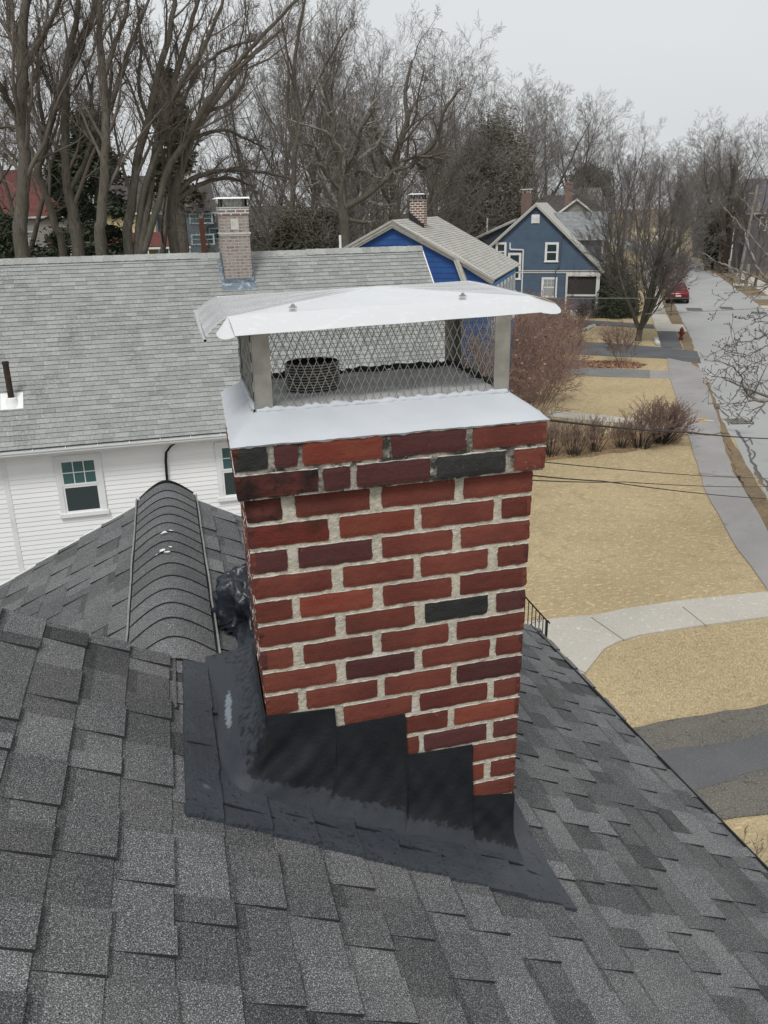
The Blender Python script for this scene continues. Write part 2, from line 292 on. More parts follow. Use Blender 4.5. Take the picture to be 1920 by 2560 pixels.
rl = [road_l[0]-vdir*25]+road_l+[road_l[-1]+vdir*30, road_l[-1]+vdir*75+udir*-2, road_l[-1]+vdir*140+udir*-10]
rr = [road_l[-1]+vdir*140+udir*-2, road_l[-1]+vdir*75+udir*5.6, road_r[1], road_r[0], road_r[0]-vdir*30+udir*.4, road_l[0]-vdir*25+udir*8.2]
sheet('road', rough_edge(rl+rr, .05, 1.2), .008, M['road'])
swl = PX((1916, 1472), (1840, 1370), (1767, 1236), (1717, 1083), (1675, 948))
swr = PX((1919, 1330), (1880, 1260), (1835, 1185), (1815, 1130), (1792, 1035), (1785, 1020), (1765, 955), (1750, 950))
sheet('verge', rough_edge([swr[0]-vdir*20]+swr[:1]+swr[1:]+PX((1735, 920), (1709, 873), (1688, 828), (1660, 775), (1630, 700))+[road_l[-1]+vdir*30]+road_l[::-1]+[road_l[0]-vdir*25], .06, .8), .004, M['dirt'])
sheet('sidewalk', rough_edge([swl[0]-vdir*12]+swl+swr[::-1]+[swr[0]-vdir*12], .03, .8), .030, M['walkasph'], .03)
sheet('sidewalk', Z6((985, 310), (1000, 447), (1250, 460), (1235, 400), (1130, 340)), .026, M['walkasph'], .026)
sheet('sidewalk', Z6((918, 128), (945, 235), (1090, 248), (1040, 130)), .030, M['drive'], .03)
sheet('sidewalk', Z5((600, 700), (645, 985), (695, 1135), (960, 1140), (925, 1078), (825, 1075), (770, 960), (690, 700), (655, 600), (585, 600)), .034, M['concrete'], .034)
f0 = Z5((585, 600), (655, 600)); sheet('sidewalk', [f0[0], f0[1], f0[1]+vdir*60, f0[0]+vdir*60], .030, M['concrete'], .03)
sheet('driveway', Z6((245, 193), (620, 212), (960, 238), (1185, 265), (1212, 345), (970, 312), (620, 298), (250, 275)), .022, M['drive'], .02)
sheet('driveway', rough_edge(Z6((290, 365), (600, 380), (870, 390), (870, 442), (600, 435), (330, 425)), .02, .6), .018, mat('grey_drive', (.16, .168, .165), .95, noise=((1, (.2, .2, .195), .4, .7, 5), (50, (.24, .24, .23), .55, .7)), tone=False), .018)
sheet('driveway', Z6((872, 390), (1240, 405), (1252, 462), (1000, 447), (872, 442)), .014, M['walkasph'], .014)
sheet('driveway', Z6((300, 48), (600, 65), (890, 85), (900, 112), (620, 97), (300, 83)), .022, M['drive'], .02)
ct = PX((1420, 1546), (1490, 1540), (1560, 1525), (1700, 1504), (1919, 1482)); cb = PX((1448, 1703), (1475, 1670), (1510, 1625), (1545, 1607), (1600, 1590), (1740, 1568), (1919, 1545))
walk = ct+[(14.4, 11.9), (13.9, 10.8)]+cb[::-1]+[(6.2, 9.3), (4.6, 9.3), (4.6, 12.5)]
sheet('concrete_path', walk, .036, M['concrete'], .036)
j = MB()
for a, b in (((1478, 1543), (1560, 1600)), ((1707, 1517), (1768, 1566)), ((1400, 1655), (1465, 1683))):
    A, B = onz(*a, .04), onz(*b, .04); j.bar(A, B, .014, .006)
tag(j.build('path_joint', M['dirt']), kind='structure')
dt = PX((1555, 1826), (1650, 1806), (1760, 1790), (1919, 1762)); db = PX((1919, 2037), (1840, 2045), (1770, 2058))
sheet('driveway', rough_edge([(3.0, 8.45)]+dt+[(13.5, 8.2), (13.0, 5.9)]+db+[(3.0, 6.05)], .05, .35), .022, M['oldasph'], .02)
pz = PX((1612, 1888), (1700, 1870), (1800, 1862), (1919, 1835), (1919, 1925), (1820, 1955), (1740, 1978), (1690, 1980))
sheet('driveway', rough_edge(pz, .06, .3), .026, M['drive'])
sheet('garden_path', rough_edge(Z6((190, 662), (560, 690), (1100, 765), (1112, 788), (1045, 790), (600, 740), (200, 702)), .03, .5), .012, M['concrete'])
sheet('mulch_bed', rough_edge(Z6((100, 880), (280, 860), (620, 800), (1080, 800), (1060, 880), (760, 930), (400, 975), (100, 1000)), .12, .4), .004, groundmat('thin_mulch', (.27, .195, .115), (.36, .27, .15), (.2, .14, .09), 2))
sheet('mulch_bed', rough_edge(Z6((150, 335), (400, 325), (700, 330), (850, 350), (800, 372), (500, 372), (150, 360)), .15, .4), .006, M['leafbed'])
sheet('mulch_bed', rough_edge(Z6((-80, 60), (330, 90), (500, 88), (440, 130), (330, 150), (250, 185), (240, 300), (150, 350), (120, 600), (-80, 640)), .2, .6), .006, groundmat('bare_soil', (.15, .105, .075), (.19, .13, .09), (.11, .08, .06), 2))
fs = [road_r[0]-vdir*30+udir*.4, road_r[0], road_r[1], road_r[1]+vdir*30]
sheet('verge', rough_edge(fs+[q+udir*14 for q in fs[::-1]], .05, 1), .004, M['dirt'])
sheet('sidewalk', [q+udir*1.9 for q in fs]+[q+udir*3.6 for q in fs[::-1]], .03, M['concrete'], .03)
for k, q in enumerate((6, 14, 27)):
    a = fs[1]+vdir*(q-12); sheet('driveway', [a, a+vdir*3, a+vdir*3+udir*9, a+udir*9], .035, M['concrete'] if k != 1 else M['walkasph'], .03)
sheet('road_patch', Z5((945, 932), (1080, 935), (1100, 958), (965, 960)), .012, M['tar']); sheet('road_patch', Z5((1232, 922), (1345, 926), (1368, 948), (1255, 945)), .012, M['tar'])
sheet('road_patch', Z5((1510, 965), (1640, 968), (1659, 992), (1530, 985)), .012, M['tar'])
sheet('driveway', [(-40, 3.2), (3.4, 3.2), (3.4, 15.9), (-40, 15.9)], .010, M['drive'])  # unseen asphalt, added to cut yellow lawn bounce on the white siding
sheet('woodland_floor', rough_edge([(-120, 26), (6, 26), (10, 44), (20, 66), (38, 68), (50, 86), (78, 132), (200, 330), (-300, 330), (-300, 26)], 1.2, 6), .003, groundmat('woodland_floor', (.17, .145, .115), (.21, .18, .14), (.13, .11, .09), .5, 8, .05))
sheet('far_ground', [(-690, 250), (890, 250), (890, 890), (-690, 890)], .0015, M['dirt'])
t = MB()
def crack(mb, pts, w_, z=.013):
    P = [np.array(q) for q in pts]; o = []
    for a, b in zip(P[:-1], P[1:]):
        n = max(2, int(np.linalg.norm(b-a)/.3))
        for k in range(n): o.append(a+(b-a)*k/n+np.array([rnd.uniform(-.05, .05), rnd.uniform(-.05, .05)]))
    o.append(P[-1])
    for a, b in zip(o[:-1], o[1:]):
        d = (b-a)/(np.linalg.norm(b-a)+1e-9); nn = np.array([-d[1], d[0]])*w_/2*rnd.uniform(.6, 1.3)
        mb.quad((*(a-nn), z), (*(b-nn), z), (*(b+nn), z), (*(a+nn), z))
for pts, wd in ((((1440, 790), (1500, 870), (1530, 930), (1545, 985), (1575, 1050), (1640, 1130), (1659, 1170)), .10), (((1450, 680), (1490, 720), (1540, 745), (1555, 700)), .08), (((1530, 775), (1560, 740), (1490, 700)), .06), (((1500, 870), (1540, 850), (1555, 890)), .06), (((1545, 985), (1575, 945), (1540, 920)), .07), (((1270, 520), (1330, 580), (1345, 560)), .06), (((1330, 640), (1390, 700), (1400, 760)), .08), (((1290, 500), (1350, 540)), .05)):
    crack(t, Z6(*pts), wd)
tag(t.build('tar_seam', M['tar']), kind='structure')
t = MB(); crack(t, PX((1800, 1080), (1818, 1130), (1835, 1180), (1880, 1250)), .05, .034); crack(t, Z6((1200, 1085), (1330, 1100), (1470, 1105), (1478, 1090)), .05, .034); crack(t, Z6((1115, 815), (1240, 830), (1390, 810)), .10, .034)
crack(t, Z6((1390, 880), (1440, 1040), (1490, 1160)), .06, .034); crack(t, Z6((1580, 1050), (1600, 1120), (1659, 1200)), .12, .012)
tag(t.build('pavement_crack', M['dirt']), kind='structure')
q = Z6((1190, 718), (1245, 716), (1252, 736), (1196, 738)); sheet('painted_marking', q, .036, M['yellowpaint'])
sheet('painted_marking', Z6((1125, 722), (1190, 726), (1190, 730), (1125, 727)), .036, M['yellowpaint']); sheet('painted_marking', Z6((1252, 728), (1320, 732), (1320, 736), (1252, 733)), .036, M['whitepaint'])
sheet('painted_marking', Z6((1270, 418), (1355, 430), (1350, 440), (1265, 426)), .013, M['whitepaint'])
# storm drain
th_ = thing('storm_drain', 'slotted iron storm drain grate beside the near kerb of the road', 'drain', tuple(onz(1844, 1054)))
cen = onz(1844, 1054); mb = MB(); mb.box(-.42, .42, -.45, .45, .009, .016); o = mb.build('grate_frame', M['dark'], th_)
mb = MB()
for k in range(8): mb.box(-.42+k*.11, -.42+k*.11+.06, -.42, .42, .018, .03)
mb.build('grate', M['pole'], th_); th_.rotation_euler = (0, 0, R(-15))
# small stones that edge the bed and drive
for nm, pts, lab in (('edging', ((330, 145), (390, 138), (440, 120), (500, 92)), 'row of rough stones edging the soil bed before the slate blue house'), ('edging', ((905, 180), (915, 200), (925, 228)), 'low stack of pale edging stones at the lawn corner by the sidewalk')):
    mb = MB(); P = Z6(*pts)
    for a, b in zip(P[:-1], P[1:]):
        for k in range(7):
            c_ = a+(b-a)*(k+rnd.random()*.4)/7; s_ = rnd.uniform(.10, .2)
            Pn = [[(c_[0]+math.cos(aa)*s_*rr_*rnd.uniform(.8, 1.2), c_[1]+math.sin(aa)*s_*rr_*rnd.uniform(.7, 1), hz*s_*1.1) for aa in np.linspace(0, 2*math.pi, 8)[:-1]] for rr_, hz in ((1, 0), (1, .5), (.6, .95), (.05, 1))]
            mb.grid(Pn, wrap=True, t=rnd.uniform(.6, 1.2))
    tag(mb.build('stone_edging', M['trim']), lab, 'stone edging')
# ------------------------------------------------------------------ the house whose roof fills the foreground
SL = .5407; ZR = 6.655
def P1z(x, y=0): return ZR-SL*x
def nrm(v): v = np.array(v, float); return v/np.linalg.norm(v)
def shingles(mb, O, sdir, tdir, expo, courses, trange, tabw, h=(.004, .009), tones=(.75, 1.25), th=.004, rs=None, gap=0.0, offs=None, wob=.002, dark=.0, nseg=1, smin=None, smax=None):
    rs = rs or rnd; O = np.array(O, float); s_ = nrm(sdir); t_ = np.array(tdir, float); n_ = nrm(np.cross(s_, t_)); n_ = n_ if n_[2] > 0 else -n_
    for k in courses:
        t0, t1 = trange(k*expo)
        if t1 <= t0: continue
        t = t0-(offs(k) if offs else rs.uniform(0, tabw[1])); alt = k % 2
        while t < t1:
            w_ = rs.uniform(*tabw); a, b = max(t, t0), min(t+w_, t1); t += w_
            if b-a < .004: continue
            alt ^= 1 if rs.random() < .85 else 0; hh = h[alt]; tone = rs.uniform(*tones)*(1-dark if rs.random() < .12 else 1)
            e = k*expo+expo+rs.uniform(-wob, wob); s0 = k*expo-.012; h0 = -.0015; band = len(h) > 1 and h[0] < .005 and rs.random() < .55
            if smin is not None: s0 = max(s0, smin)
            if smax is not None: e = min(e, smax)
            if e <= s0: continue
            A = O+s_*s0+t_*(a+gap)+n_*h0; B = O+s_*s0+t_*(b-gap)+n_*h0; Cc = O+s_*e+t_*(b-gap)+n_*(hh+rs.uniform(0, .0012)); D = O+s_*e+t_*(a+gap)+n_*(hh+rs.uniform(0, .0012))
            if band and b-a > .03:
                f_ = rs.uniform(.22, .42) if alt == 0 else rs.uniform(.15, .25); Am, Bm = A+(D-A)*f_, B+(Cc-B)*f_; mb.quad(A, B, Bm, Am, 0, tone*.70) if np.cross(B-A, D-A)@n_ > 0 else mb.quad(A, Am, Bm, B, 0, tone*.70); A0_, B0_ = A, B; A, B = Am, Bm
            mb.quad(A, B, Cc, D, 0, tone) if np.cross(B-A, D-A)@n_ > 0 else mb.quad(A, D, Cc, B, 0, tone)
            dn = -n_*(hh+.003)
            mb.quad(D, Cc, Cc+dn, D+dn, 1, 1); mb.quad(A, D, D+dn, A+dn, 1, 1); mb.quad(B, Cc, Cc+dn, B+dn, 1, 1)
own = thing('house', 'house under the camera with charcoal laminated shingle roof and red brick chimney', 'house', (0, 0, 0))
XR = lambda y: -.235+.028*y
TD = (.03, 1, -.01622)
mb = MB()
EX = .132
c_, s_ = math.cos(math.atan(SL)), math.sin(math.atan(SL))
O1 = np.array([-.13, 0, ZR+SL*.13])
rs = random.Random(3)
def tr1(s):                 # main plane: only this side of the step, and beyond it only right of the ridge
    x = -.13+s*c_
    return (-3.4, .612) if x < XR(1)-.03 else (-3.4, 2.55)
shingles(mb, O1, (c_, 0, -s_), TD, EX, range(-17, 19), tr1, (.06, .18), h=(.003, .0115), tones=(.74, 1.34), rs=rs, dark=.34, smax=2.15/c_)
o = mb.build('roof', [M['shingle'], M['shingle_base']], own)
roofp = o
mb = MB()        # deck under the shingles, with its edges
def slab(mb, P, n_, th, m=0):
    P = [np.array(p, float) for p in P]; n_ = np.array(n_, float)
    mb.poly(P, m); mb.poly([p-n_*th for p in P[::-1]], m)
    for a, b in zip(P, P[1:]+P[:1]): mb.quad(a, a-n_*th, b-n_*th, b, m)
n1 = np.array([s_, 0, c_]); d = -n1*.004
def q1(x, y): return np.array([x, y, P1z(x)])+d
slab(mb, [q1(-2.4, -3.4), q1(2.03, -3.4), q1(2.03, .61), q1(-2.4, .61)], n1, .03)
slab(mb, [q1(XR(.6), .612), q1(2.03, .612), q1(2.03, 2.56), q1(XR(2.56), 2.56)], n1, .03)
n2 = nrm([-.5, 0, 1]); zr = lambda y: ZR-SL*XR(y)
def q2(dx, y): return np.array([XR(y)-dx, y, zr(y)-.5*dx])-n2*.012
slab(mb, [q2(0, .3), q2(0, 2.55), q2(2.4, 2.55), q2(2.4, .3)][::-1], n2, .03)
mb.build('roof_deck', M['shingle_base'], own)
mb = MB()
shingles(mb, (XR(0), 0, zr(0)), nrm([-1, 0, -.5]), TD, EX, range(0, 18), lambda s: (.3, 2.56), (.07, .20), h=(.0025, .0095), tones=(.8, 1.2), rs=rs, dark=.25)
mb.build('wing_roof', [M['shingle'], M['shingle_base']], own)
# ridge vent with shingle caps
mb = MB(); y = .60; k = 0
while y < 2.5:
    y1 = y+.128+rs.uniform(-.004, .004); P = []
    tn = rs.uniform(.85, 1.3)
    def gg(a): return (math.sqrt(a*a+.32)-.5657)/(math.sqrt(1.32)-.5657)
    rows = []
    for yy, hh in ((y, .0075), (min(y1+.02, 2.58), .0005)):
        rows.append([(XR(yy)+a*.147, yy+.004*math.sin(a*3+k), zr(yy)+.031-.078*gg(a)+hh-.034*max(0, 1-(yy-.60)/.30)**1.5) for a in np.linspace(-1, 1, 21)])
    mb.grid(rows, 0, tn)
    mb.grid([rows[0], [(p[0], p[1], p[2]-.0055) for p in rows[0]]], 1, 1)
    y = y1; k += 1
yy = 2.58; P = [(XR(yy)+a*.147, yy, zr(yy)+.038-.088*gg(a)) for a in np.linspace(-1, 1, 21)]
mb.grid([P, [(p[0]*.9-.02, p[1]+.03, p[2]-.02) for p in P], [(p[0], p[1]+.03, p[2]-.06) for p in P]], 0, 1)
for (dx, y_, sz) in ((-.01, 1.72, .016), (.02, 1.74, .009), (-.02, 1.50, .018), (.0, 1.47, .012), (.015, 1.53, .008), (-.045, 1.48, .005)):
    cz = zr(y_)+.046; mb.poly([(XR(y_)+dx+sz*math.cos(a)*rs.uniform(.5, 1.3), y_+sz*math.sin(a)*rs.uniform(.4, 1), cz-.088*gg((dx+sz*math.cos(a))/.147)+.001) for a in np.linspace(0, 6.28, 10)[:-1]], 2)
rv = mb.build('ridge_vent', [M['shingle'], M['shingle_base'], M['dropping']], own)
for sgn in (-1, 1):
    mb = MB(); pts = []; n = 16
    for i in range(n+1):
        yy = 2.59-(2.59-(.60 if sgn < 0 else .50))*i/n; base = (zr(yy)-.5*.16 if sgn < 0 else P1z(XR(yy)+.16))
        pts.append((XR(yy)+sgn*.158+rs.uniform(-.002, .002), yy, base+.017))
    for a, b in zip(pts[:-1], pts[1:]):
        mb.bar(a, b, .007, .022, 0); a2 = (a[0]-sgn*.008, a[1], a[2]-.004); b2 = (b[0]-sgn*.008, b[1], b[2]-.004); mb.bar(a2, b2, .006, .018, 1)  # black inner bar is no sealant: it paints the shade of the vent gap
    mb.build('vent_edge', [M['dullsteel'], M['sealant']], rv)
# walls, eave trim, soffit
mb = MB()
mb.box(-1.9, 1.72, .75, 2.38, 0, 4.9); mb.box(-1.9, 1.72, -3.2, .75, 0, 5.0)
mb.build('wall', M['siding'], own)
mb = MB(); mb.bar((2.035, -3.4, P1z(2.03)-.01), (2.035, 2.56, P1z(2.03)-.01), .006, .05, 0); mb.bar((2.01, -3.4, P1z(2.03)-.10), (2.01, 2.56, P1z(2.03)-.10), .02, .12, 1)
mb.bar((.0, 2.566, P1z(0)-.05), (2.03, 2.566, P1z(2.03)-.05), .012, .09, 1); mb.bar((XR(2.5), 2.566, zr(2.5)-.05), (XR(2.5)-2.3, 2.566, zr(2.5)-1.2), .012, .09, 1)
mb.build('roof_edging', [M['shingle_base'], M['white']], own)
# ------------------------------------------------------------------ the chimney
CZ = 7.5; CH = .0682
def BX(x, y): return 540+x/1.8433, 1000+y/1.8433
xl = lambda z: .0-.003+(7.5-z)*.0262; xr_ = lambda z: .7515-(7.5-z)*.0172; DEP = .60
mb = MB()
mv = []
for z in (5.9, 7.502):
    mv.append([(xl(z)+.004, .004, z), (xr_(z)-.004, .004, z), (xr_(z)-.004, DEP-.004, z), (xl(z)+.004, DEP-.004, z)])
mb.grid(mv, wrap=True); mb.poly(mv[1])
o_ = .021
mb.box(-o_+.004, .772, -o_+.004, DEP+o_-.004, 7.500, 7.634, 1)
rows = [   # (mean row height in the photograph, spans with a colour letter)
 (('C', 1), [(75, 240, 280, 'K'), (272, 380, 265, 'B'), (402, 772, 240, 'O'), (812, 1155, 190, 'B'), (1187, 1530, 140, 'R')]),
 (('C', 2), [(100, 475, 395, 'S'), (497, 622, 360, 'B'), (652, 992, 325, 'B'), (1022, 1338, 285, 'K'), (1378, 1522, 245, 'R')]),
 (1, [(130, 305, 520, 'S'), (365, 710, 468, 'R'), (765, 1100, 420, 'R'), (1142, 1462, 370, 'R')]),
 (2, [(150, 520, 620, 'T'), (570, 915, 562, 'O'), (948, 1280, 515, 'R'), (1320, 1457, 475, 'D')]),
 (3, [(158, 330, 750, 'B'), (380, 720, 705, 'B'), (765, 1090, 650, 'R'), (1130, 1446, 600, 'R')]),
 (4, [(170, 535, 855, 'R'), (585, 910, 795, 'R'), (945, 1253, 740, 'R'), (1300, 1442, 700, 'R')]),
 (5, [(178, 352, 975, 'R'), (385, 723, 930, 'O'), (770, 1087, 875, 'R'), (1125, 1436, 825, 'D')]),
 (6, [(190, 552, 1075, 'R'), (597, 917, 1010, 'R'), (963, 1253, 950, 'K'), (1293, 1430, 912, 'B')]),
 (7, [(200, 355, 1190, 'R'), (403, 723, 1140, 'R'), (762, 1072, 1080, 'R'), (1113, 1425, 1030, 'D')]),
 (8, [(210, 556, 1290, 'R'), (600, 915, 1225, 'B'), (952, 1262, 1160, 'R'), (1292, 1417, 1118, 'R')]),
 (9, [(222, 380, 1405, 'R'), (415, 745, 1350, 'R'), (778, 1083, 1285, 'R'), (1112, 1412, 1225, 'B')]),
 (10, [(235, 545, 1490, 'R'), (588, 905, 1420, 'R'), (940, 1250, 1350, 'D'), (1282, 1407, 1310, 'R')]),
 (11, [(245, 420, 1580, 'R'), (460, 835, 1530, 'R'), (872, 1070, 1480, 'R'), (1100, 1402, 1415, 'O')]),
 (12, [(250, 560, 1680, 'R'), (600, 935, 1600, 'R'), (960, 1247, 1545, 'B'), (1280, 1399, 1500, 'R')]),
 (13, [(260, 800, 1700, 'R'), (850, 1140, 1640, 'R'), (1165, 1392, 1605, 'R')]),
 (14, [(300, 850, 1760, 'R'), (900, 1235, 1700, 'O'), (1268, 1387, 1680, 'R')]),
 (15, [(300, 900, 1800, 'R'), (940, 1140, 1790, 'R'), (1170, 1380, 1775, 'R')]),
 (16, [(300, 900, 1850, 'R'), (940, 1270, 1860, 'R'), (1300, 1378, 1845, 'R')]),
]
BM = {'R': 0, 'O': 1, 'B': 2, 'K': 3, 'S': 4, 'T': 5, 'D': 6}
bmats = [M['brick'],
 mat('orange_brick', (.205, .060, .038), .85, noise=((7, (.185, .042, .028), .35, .7), (60, (.12, .03, .02), .68, .8, 4)), bump=((35, .004), (260, .0012)), spec=.25),
 mat('brown_brick', (.085, .033, .032), .8, noise=((9, (.08, .026, .026), .35, .7), (150, (.2, .07, .05), .66, .78, 3)), bump=((35, .004), (260, .0012)), spec=.25),
 mat('black_brick', (.030, .031, .031), .6, noise=((9, (.02, .02, .022), .35, .7), (120, (.11, .09, .075), .68, .78, 3)), bump=((35, .005), (200, .0015)), spec=.35),
 mat('sooty_brick', (.11, .034, .028), .9, noise=((11, (.018, .014, .013), .38, .62, 5), (60, (.03, .02, .018), .55, .7, 4)), bump=((35, .005), (200, .0015)), spec=.2),
 mat('smudged_brick', (.15, .036, .027), .9, noise=((10, (.07, .026, .02), .48, .66, 5), (60, (.03, .02, .018), .66, .78, 4)), bump=((35, .005), (200, .0015)), spec=.2),
 mat('deep_red_brick', (.14, .039, .03), .85, noise=((7, (.115, .032, .026), .35, .7), (160, (.3, .09, .055), .64, .76, 3)), bump=((35, .004), (260, .0012)), spec=.25)]
rb = random.Random(11)
def brick(mb, O, X, Z, N, w_, h_, m, tone, nx=14, nz=5):
    # X along, Z up, N outward; an uneven rounded face
    O = np.array(O, float); P = []; ph = rb.uniform(0, 9); lo = [rb.uniform(-.0016, .0016) for _ in range(2*nx+2*nz+8)]
    nx = max(4, int(nx*min(1, w_/.2)))
    for i in range(nz+1):
        row = []
        for k in range(nx+1):
            a = k/nx*w_; b = i/nz*h_
            ed = min(k/nx*w_, (1-k/nx)*w_, b, h_-b)
            dn = -.0016 if ed < 1e-6 else 0.0
            jx = jz = 0
            if i == 0: jz = -lo[k] + .0006*math.sin(k*2.1+ph)
            if i == nz: jz = lo[nx+k]+.0006*math.sin(k*1.7+ph)
            if k == 0: jx = lo[i]
            if k == nx: jx = -lo[i+7]
            if (i in (0, nz)) and (k in (0, nx)): jx += (.0016 if k == 0 else -.0016); jz += (.0012 if i == 0 else -.0012)
            row.append(O+X*(a+jx)+Z*(b+jz)+N*(dn+.0005*math.sin(a*50+ph)))
        P.append(row)
    mb.grid(P, m, tone)
    ring = P[0]+[r_[-1] for r_ in P[1:]]+P[-1][::-1][1:]+[r_[0] for r_ in P[::-1][1:-1]]
    back = [q-N*.012 for q in ring]; ring.append(ring[0]); back.append(back[0]); mb.grid([back, ring], m, tone)
    if N[1] < -.5 or N[0] < -.5:
        e_ = [O+X*(w_*k/12)+Z*(h_+.0012+rb.uniform(-.001, .001))+N*(-.0012) for k in range(13)]; mb.tube(e_, [rb.choice([.0006, .0012, .0018, .0022]) for _ in e_], 5, 9)
ex, ey, ez = np.array([1., 0, 0]), np.array([0, 1., 0]), np.array([0, 0, 1.])
for key, spans in rows:
    if isinstance(key, tuple):
        zb = CZ+(1 if key[1] == 1 else 0)*CH+.0052; yy = -o_; side = -o_
        xL = lambda z: -o_
    else: zb = CZ-key*CH+.0052; yy = 0.0
    hh = CH-.0108
    for (a, b, y_, col) in spans:
        xa = ony(*BX(a, y_), yy)[0]; xb = ony(*BX(b, y_), yy)[0]
        if not isinstance(key, tuple):
            xa = max(xa, xl(zb+hh/2)); xb = min(xb, xr_(zb+hh/2))
            if spans[0][0] == a: xa = xl(zb+hh/2)
            if spans[-1][1] == b: xb = xr_(zb+hh/2)
        else:
            if spans[0][0] == a: xa = -o_
            if spans[-1][1] == b: xb = .775
        brick(mb, (xa, yy, zb), ex, ez, -ey, xb-xa, hh, 2+BM[col], rb.uniform(.86, 1.14))
for k in range(-1, 22):                          # left, right and back faces
    zb = CZ-k*CH+.006 if k > 0 else CZ+(0 if k == 0 else 1)*CH+.006
    hh = CH-.0108; cor = k <= 0; q = o_ if cor else 0
    segs = [(0, .095), (.122, .325), (.352, .555), (.582, .60)] if k % 2 else [(0, .2), (.226, .43), (.456, .60)]
    segs = [(a-(q if a == 0 else 0), b+(q if b == .60 else 0)) for a, b in segs]
    for a, b in segs:
        X0 = -o_ if cor else xl(zb); X1 = .775 if cor else xr_(zb)
        cm = 4 if (cor and a <= 0) else rb.choice([0, 0, 0, 6, 2, 1]); cm = 4 if k in (1,) else cm
        brick(mb, (X0, b, zb), -ey, ez, -ex, b-a, hh, 2+cm, rb.uniform(.85, 1.1), nx=6)
        brick(mb, (X1, a, zb), ey, ez, ex, b-a, hh, 2+rb.choice([0, 0, 6, 2]), rb.uniform(.85, 1.1), nx=6)
    x = -q+rb.uniform(0, .1)
    while x < .75:
        brick(mb, (min(x+.2, .75), DEP+q, zb), -ex, ez, ey, min(.2, .75-x), hh, 2+rb.choice([0, 0, 6, 2]), 1, nx=5); x += .226
chim = mb.build('chimney', [M['mortar'], M['soot_mortar']]+bmats+[mat('lime_crust', (.58, .56, .51), .95, noise=((80, (.4, .38, .33), .45, .65, 4),))], own)
# crown: a white coated wash with a ragged lip, grey cement inside the screen
rc = random.Random(5)
def noise1(x, y, s=1.0): return math.sin(x*31*s+1.3*math.sin(y*23*s))*.5+math.sin(y*41*s+2.1+math.sin(x*17*s))*.5
xs = np.linspace(0, 1, 41); ys = np.linspace(0, 1, 33); mb = MB()
OX0, OX1, OY0, OY1 = -.026, .782, -.0245, DEP+.028        # outer edge
IX0, IX1, IY0, IY1 = .055, .720, .128, .540              # foot of the screen
P = []
for j_ in range(33):
    row = []
    for i in range(57):
        x = OX0+(OX1-OX0)*i/56; y = OY0+(OY1-OY0)*j_/32
        fx = min((x-OX0)/(IX0-OX0), (OX1-x)/(OX1-IX1)); fy = min((y-OY0)/(IY0-OY0), (OY1-y)/(OY1-IY1)); f = max(0, min(1, min(fx, fy)))
        z = 7.636+.046*f**.8+.0012*noise1(x, y)
        e = 0
        if j_ in (0, 32) or i in (0, 56): z -= .0005+.0015*rc.random(); e = .0010*rc.uniform(-1, 1)
        row.append((x+(e if i in (0, 56) else 0), y+(e if j_ in (0, 32) else 0), z))
    P.append(row)
mb.grid(P)
ring = [P[0][i] for i in range(57)]+[P[j_][56] for j_ in range(1, 33)]+[P[32][i] for i in range(55, -1, -1)]+[P[j_][0] for j_ in range(31, 0, -1)]; ring.append(ring[0])
low = [(x*.996+.0015, y*.99+.003, z-.004-.005*rc.random()**3) for x, y, z in ring]
mb.grid([ring, low])
crown = mb.build('crown', M['crown'], chim, smooth=True)
mb = MB(); P = []
for j_ in range(25):
    P.append([(IX0+(IX1-IX0)*i/30, IY0+(IY1-IY0)*j_/24, 7.6795+.003*noise1(i*.03, j_*.03)+(.004 if j_ in (0, 24) or i in (0, 30) else .0065)) for i in range(31)])
mb.grid(P); mb.build('cement_bed', M['cement'], chim, smooth=True)
mb = MB()                                             # ragged sealant along the inside of the back and right screens
for path in ([(IX0+.01+t*(IX1-IX0-.02), IY1-.012) for t in np.linspace(0, 1, 46)], [(IX1-.012, IY0+.05+t*(IY1-IY0-.06)) for t in np.linspace(0, 1, 30)], [(IX0+.012, IY0+.05+t*(IY1-IY0-.06)) for t in np.linspace(0, 1, 30)]):
    pts = [(x+rc.uniform(-.003, .003), y+rc.uniform(-.003, .003), 7.686+rc.uniform(0, .008)) for x, y in path]; mb.tube(pts, [rc.uniform(.004, .013) for _ in pts], 6)
mb.build('sealant_bead', M['sealant'], chim)
mb = MB()                                             # white coating smeared up the screen foot
for path in ([(IX0+t*(IX1-IX0), IY0-.003) for t in np.linspace(0, 1, 60)], [(IX0-.003, IY0+t*(IY1-IY0)) for t in np.linspace(0, 1, 34)], [(IX1+.003, IY0+t*(IY1-IY0)) for t in np.linspace(0, 1, 34)]):
    pts = [(x, y+rc.uniform(-.002, .002), 7.680+rc.uniform(-.001, .003)) for x, y in path]; mb.tube(pts, [rc.uniform(.005, .012) for _ in pts], 6)
mb.build('coating_lip', M['crown'], chim, smooth=True)
